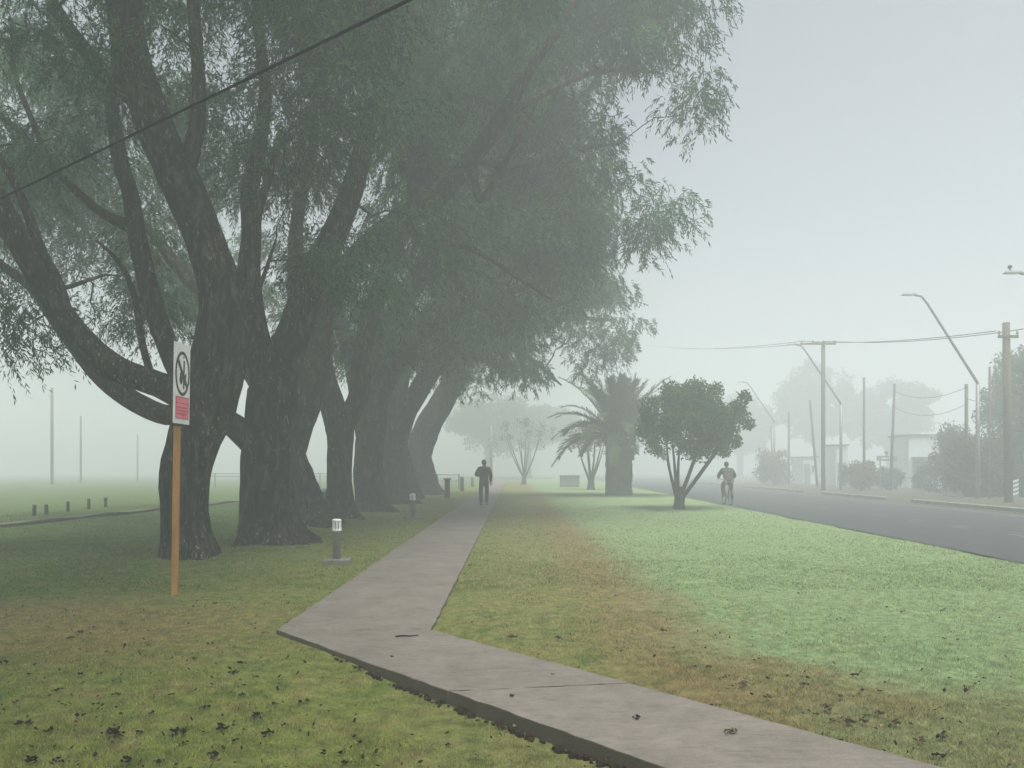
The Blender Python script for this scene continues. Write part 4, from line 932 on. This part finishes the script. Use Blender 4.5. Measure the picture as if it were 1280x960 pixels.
person(t, dict(pel=(0,0,.95), sp=(0,-.01,1.14), ch=(0,0,1.33), nb=(0,.01,1.47), nk=(0,.02,1.53), hd=(0,.03,1.635),
  lsh=(-.185,0,1.41), lel=(-.315,.03,1.17), lwr=(-.14,.24,1.16), lhd=(.7,.6,.2), lhs=(0,.1,1), rsh=(.185,0,1.41), rel=(.265,-.02,1.13), rwr=(.235,.10,.90), rhd=(0,.25,-1), rhs=(-.3,1,0),
  lhp=(-.095,0,.88), lkn=(-.12,-.02,.49), lan=(-.10,-.16,.10), lto=(-.11,-.02,.035), rhp=(.095,0,.88), rkn=(.105,.14,.50), ran=(.09,.20,.10), rto=(.10,.34,.04)), M['jacket'], M['trousers'], 'hair')
# cyclist and bicycle (riding away from the camera)
bx_, by_ = 8.52, 30.4
gz = .004
t = empty('bicycle', (bx_, by_, gz), R(-3), 'bicycle ridden along the near edge of the road', 'bicycle')
for yy in (-.52, .54):
    w_ = MB().torus((0,yy,.345), .325, .02, 'x', 36, 8).build('wheel', M['cable'], t, True)
    MB().torus((0,yy,.345), .30, .010, 'x', 36, 6).build('rim', M['steel'], w_, True)
    m = MB()
    for k in range(14): a = k*math.pi/7; m.tube([(0,yy,.345),(0,yy+.30*math.cos(a),.345+.30*math.sin(a))], .0025, 4)
    m.build('spokes', M['steel'], w_)
m = MB(); bb=(0,-.06,.29); st=(0,-.22,.78); hd_=(0,.36,.86); hb=(0,.40,.68)
for a, b_ in ((bb, st), (st, hd_), (bb, hb), (bb, (0,-.52,.345)), (st, (0,-.52,.345))): m.tube([a, b_], .017, 8)
m.tube([(0,.33,.92), hb, (0,.54,.345)], .018, 8); m.build('frame', M['postgrey'], t, True)
MB().tube([(-.31,.25,1.03),(-.2,.36,1.02),(0,.36,.97),(.2,.36,1.02),(.31,.25,1.03)], .014, 8).build('handlebar', M['steel'], t, True)
MB().add([(-.07,-.36,.90),(.07,-.36,.90),(.02,-.1,.90),(-.02,-.1,.90),(-.06,-.34,.84),(.06,-.34,.84),(.01,-.12,.86),(-.01,-.12,.86)], [(0,1,2,3),(7,6,5,4),(0,4,5,1),(1,5,6,2),(2,6,7,3),(3,7,4,0)]).build('saddle', M['shoe'], t, bevel=.01)
MB().tube([st, (0,-.24,.86)], .014, 8).build('seat_post', M['steel'], t)
for s, a in ((-1, .3), (1, .3+math.pi)):
    ex, ey, ez = s*.09, -.06+.17*math.cos(a), .29+.17*math.sin(a)-.0
    c_ = MB().tube([(s*.04,-.06,.29),(ex,ey,ez)], .012, 6).build('crank', M['steel'], t); MB().box((s*.14,ey,ez), (.1,.08,.025)).build('pedal', M['shoe'], c_)
t = empty('person', (bx_, by_, gz), R(-3), 'hunched cyclist in a grey-brown jacket riding along the road edge', 'person')
person(t, dict(pel=(0,-.22,.98), sp=(0,-.12,1.14), ch=(0,.02,1.32), nb=(0,.10,1.44), nk=(0,.13,1.49), hd=(0,.16,1.585), hem=(0,-.02,-.07),
  lsh=(-.185,.04,1.37), lel=(-.32,.08,1.16), lwr=(-.30,.20,1.065), lhd=(.1,1,-.2), lhs=(1,0,0), rsh=(.185,.04,1.37), rel=(.32,.08,1.16), rwr=(.30,.20,1.065), rhd=(-.1,1,-.2), rhs=(-1,0,0),
  lhp=(-.095,-.2,.92), lkn=(-.15,.16,.80), lan=(-.14,.07,.42), lto=(-.14,.20,.375), rhp=(.095,-.2,.92), rkn=(.14,.02,.56), ran=(.14,-.26,.33), rto=(.14,-.14,.27)), M['jacket2'], M['trousers2'], 'hair')

# ------------------------------------------------------------------ fallen leaf clumps, twigs
def clump(name, x, y, z, s, seed, mat):
    rs = random.Random(seed); m = MB()
    for k in range(rs.randint(9, 14)):
        a = rs.random()*6.28; L_ = s*rs.uniform(.35, .75); w_ = L_*rs.uniform(.3, .5); c = Vector((rs.gauss(0, s*.34), rs.gauss(0, s*.28), rs.uniform(.0, s*.35)))
        d_ = Vector((math.cos(a), math.sin(a), rs.uniform(-.1, .5))); sd = Vector((-math.sin(a), math.cos(a), rs.uniform(-.3, .3)))
        p = [c-d_*L_*.5, c-d_*L_*.15+sd*w_*.5+Vector((0,0,s*.10)), c+d_*L_*.2+sd*w_*.45+Vector((0,0,s*.14)), c+d_*L_*.5+Vector((0,0,s*.05)), c+d_*L_*.2-sd*w_*.45+Vector((0,0,s*.12)), c-d_*L_*.15-sd*w_*.5+Vector((0,0,s*.08)), c+Vector((0,0,-.01))]
        p = [Vector((v.x, v.y, max(v.z, .003))) for v in p]
        m.add(p, [(0,1,6),(1,2,6),(2,3,6),(3,4,6),(4,5,6),(5,0,6)])
    me = m.mesh(name); me.materials.append(mat); return me
cm = [clump('leaf_clump', 0, 0, 0, .046, k, M['soil']) for k in range(5)]
cd = [clump('dry_leaf', 0, 0, 0, .055, k+9, M['deadleaf']) for k in range(3)]
pos = [(140,916,1.5),(150,919,1),(225,915,1.5),(278,908,1.6),(320,894,1.3),(335,918,1.3),(72,862,.9),(175,915,.8),(30,904,1.5),(62,912,1.2),(100,790,1),(88,797,.9),(4,828,1.4),(263,804,1),(243,822,.9),(301,828,1),(292,840,1.1),(320,845,.7),(380,877,1.2),(343,880,1),(248,733,.8),(226,732,.7),(268,754,1),(285,757,.6),(36,842,.8),(100,842,.8),(124,841,.7),(145,867,.9),(120,879,.8),(190,890,.9),(303,868,.8),(256,884,.9),(214,867,.7),(405,938,.9),(427,939,.8),(432,952,.8),(230,929,.8),(293,925,.7),(268,943,1.1),(200,952,1),(40,950,1.3),(70,951,1),(160,950,1.1),(20,876,.8),(355,905,.7),(450,925,.6),(100,893,.9),(185,806,.6),(330,790,.6),(117,783,.7),(560,930,.6)]
for k, (px, py, s) in enumerate(pos):
    g0 = G(px, py); g0 = G(px, py)
    for _ in range(2): g0 = P(px, py, 1)  # ray, then meet the ground height
    zz = gh(*G(px, py).xy); Zd = F*(CH-zz-.02)/(py-HY); x = (px-CX)/F*Zd
    if onp(x, Zd, .03): continue
    o = bpy.data.objects.new('leaf_clump', cm[k%5]); col.objects.link(o); o.location = (x, Zd, gh(x, Zd)+.012); o.rotation_euler = (0, 0, random.random()*6.28); o.scale = (s*.85, s*.85, s*.8)
    tag(o, 'dark wet clump of fallen leaves lying on the left lawn', 'fallen leaves', 'dark leaf clumps on the left lawn')
pos = [(1067,843,1.4),(1078,862,1),(1010,847,1.2),(960,849,1),(985,845,.9),(914,858,.8),(1180,798,1),(1197,800,.8),(1100,862,.8),(1040,900,.8),(1172,945,1.5),(1186,844,.8),(900,790,.6),(940,795,.6),(1050,925,1),(1020,893,.8),(1120,900,.7),(1230,845,.8)]
for k, (px, py, s) in enumerate(pos):
    g0 = G(px, py+1); o = bpy.data.objects.new('leaf_clump', cm[(k+2)%5]); col.objects.link(o); o.location = (g0.x, g0.y, gh(g0.x, g0.y)+.012); o.rotation_euler = (0, 0, random.random()*6.28); o.scale = (s*.6, s*.6, s*.6)
    tag(o, 'small dark leaf clump lying on the right lawn', 'fallen leaves', 'dark leaf clumps on the right lawn')
pos = [(1005,860),(1035,890),(1120,908),(770,745),(700,800),(1050,875),(1150,930),(930,860),(1080,905),(960,875),(1180,925),(885,838),(640,800),(830,790),(1100,895),(1060,905)]
for k, (px, py) in enumerate(pos):
    g0 = G(px, py); o = bpy.data.objects.new('dry_leaf', cd[k%3]); col.objects.link(o); o.location = (g0.x, g0.y, gh(g0.x, g0.y)+.018); o.rotation_euler = (0, 0, random.random()*6.28); s = random.uniform(.7, 1.2); o.scale = (s, s, s)
    tag(o, 'small pale dry leaf lying on the right lawn', 'dry leaf', 'dry leaves on the right lawn')
for (px, py, s, lb) in ((797,902,1.0,'largest dark curled leaf on the near part of the footpath'), (640,874,.75,'dark curled leaf midway along the diagonal path'), (490,824,.6,'small dark leaf on the path below the twig'), (691,846,.5,'tiny dark upright leaf near the path joint')):
    g0 = G(px, py); o = bpy.data.objects.new('fallen_leaf', cm[int(px)%5]); col.objects.link(o); o.location = (g0.x, g0.y, TOP-.002); o.rotation_euler = (0,0,px); o.scale = (s*.75,)*3; tag(o, lb, 'fallen leaf')
g0 = G(912, 920); o = bpy.data.objects.new('dry_leaf', cd[1]); col.objects.link(o); o.location = (g0.x, g0.y, TOP); tag(o, 'pale crumpled leaf lying on the path near its right edge', 'dry leaf')
g0 = G(508, 799); o = MB().tube([(-.09,-.01,.008),(-.03,.004,.012),(.03,-.004,.010),(.10,.012,.014)], [.006,.007,.006,.004], 7).build('twig', M['soil'], None, True); o.location = (g0.x, g0.y, TOP); tag(o, 'dark twig lying across the bend of the footpath', 'twig')
# fine litter nobody could count
n = 2300; z = 1/(rng.random(n)*(1/2.8-1/13)+1/13); x = (rng.random(n)*2-1)*(z*.7+.5)
ok = ~onp(x, z, .0) & (x < 6.5); keep = rng.random(n) < np.where(x < -1, .8, .45); ok &= keep; x = x[ok]; z = z[ok]; n = len(x)
a = rng.random(n)*6.28; L_ = .006+.012*rng.random(n); d1 = np.stack([np.cos(a)*L_, np.sin(a)*L_, .006*rng.normal(size=n)], -1); d2 = np.stack([-np.sin(a)*L_*.45, np.cos(a)*L_*.45, .006*rng.normal(size=n)], -1); b = np.stack([x, z, height(x, z)+.024], -1)
mm_ = (x > -.6) & (rng.random(n) < .6)
tag(link('dry_leaf_litter', np_mesh('dry_leaf_litter', (np.stack([b-d1, b-d2*1.2, b+d1, b+d2*1.2], 1)[mm_]+np.array((.05, .04, .002))).reshape(-1, 3), 4), M['deadleaf']), 'scattered tiny pale dry leaves in the near grass', 'leaf litter', kind='stuff')
tag(link('leaf_litter', np_mesh('leaf_litter', np.stack([b-d1, b-d2, b+d1, b+d2], 1).reshape(-1, 3), 4), M['soil']), 'scattered tiny fallen leaves in the near grass', 'leaf litter', kind='stuff')
# crumbly soil along the exposed path edge
ms = []
m = MB(); rs = random.Random(5)
for k in range(150):
    s_ = rs.uniform(1.0, 4.6); p = A_+dl*s_; off = rs.uniform(.005, .06)*1; x = p[0]+dl[1]*off; y = p[1]-dl[0]*off
    r_ = rs.uniform(.006, .022)*(1 if s_ > 1.6 else .6); zz = gh(x, y)
    v8 = [(x+sx*r_*rs.uniform(.6,1.3), y+sy*r_*rs.uniform(.6,1.3), zz+r_*(.6+sz*.6*rs.uniform(.6,1.2))) for sz in (-1,1) for sx, sy in ((-1,-1),(1,-1),(1,1),(-1,1))]
    m.add(v8, [(3,2,1,0),(4,5,6,7),(0,1,5,4),(1,2,6,5),(2,3,7,6),(3,0,4,7)])
tag(m.build('soil_crumbs', M['soil'], None, bevel=0), 'crumbs of dark soil along the exposed edge of the path', 'soil', kind='stuff')

# ------------------------------------------------------------------ air, sky, sun, camera
HZ = .0130
m, nt, ns, L = newmat('fog')
pv = N(nt, 'ShaderNodeVolumePrincipled'); pv.inputs['Color'].default_value = (.80, .858, .858, 1); pv.inputs['Density'].default_value = HZ; pv.inputs['Anisotropy'].default_value = .1
o = N(nt, 'ShaderNodeOutputMaterial'); L.new(pv.outputs[0], o.inputs['Volume'])
hb = MB().box((0, 106, 9.8), (310, 300, 23.6)).build('haze', m); tag(hb, kind='stuff', label='thick pale morning fog filling the whole place', cat='fog')

SUN_EL, SUN_AZ = R(72), R(150)      # azimuth from +Y towards +X
w = bpy.data.worlds.new('World'); sc.world = w; w.use_nodes = True; nt = w.node_tree; nt.nodes.clear()
sky = N(nt, 'ShaderNodeTexSky'); sky.sky_type = 'NISHITA'; sky.sun_disc = False; sky.sun_elevation = SUN_EL; sky.sun_rotation = SUN_AZ
sky.air_density = 1.0; sky.dust_density = 3.0; sky.ozone_density = 1.0; sky.altitude = 0
hs = N(nt, 'ShaderNodeHueSaturation', i_Saturation=.34); bg = N(nt, 'ShaderNodeBackground', i_Strength=.06); wo = N(nt, 'ShaderNodeOutputWorld')
nt.links.new(sky.outputs[0], hs.inputs['Color']); nt.links.new(hs.outputs[0], bg.inputs[0]); nt.links.new(bg.outputs[0], wo.inputs[0])
sd = bpy.data.lights.new('sun', 'SUN'); sd.energy = 2.8; sd.angle = R(35); sd.color = (1, .985, .94)
so = bpy.data.objects.new('sun', sd); col.objects.link(so)
dv = Vector((math.sin(SUN_AZ)*math.cos(SUN_EL), math.cos(SUN_AZ)*math.cos(SUN_EL), math.sin(SUN_EL)))
so.rotation_euler = dv.to_track_quat('Z', 'Y').to_euler(); so.location = (0, 0, 30)

cd_ = bpy.data.cameras.new('camera'); cam = bpy.data.objects.new('camera', cd_); col.objects.link(cam); sc.camera = cam
cam.location = (0, 0, CH); cam.rotation_euler = (R(90), 0, 0); cd_.sensor_width = 36; cd_.lens = 27.0; cd_.shift_y = (HY-480)/1280; cd_.clip_end = 2000; cd_.clip_start = .05

sc.render.engine = 'CYCLES'
cy = sc.cycles; cy.max_bounces = 6; cy.diffuse_bounces = 3; cy.glossy_bounces = 1; cy.transmission_bounces = 1; cy.volume_bounces = 2; cy.transparent_max_bounces = 4
cy.caustics_reflective = False; cy.caustics_refractive = False; cy.use_denoising = True
try: cy.use_adaptive_sampling = True; cy.adaptive_threshold = .02
except Exception: pass
vs_ = sc.view_settings; vs_.view_transform = 'Standard'; vs_.look = 'None'; vs_.gamma = 1; vs_.use_curve_mapping = False; vs_.exposure = 1.36
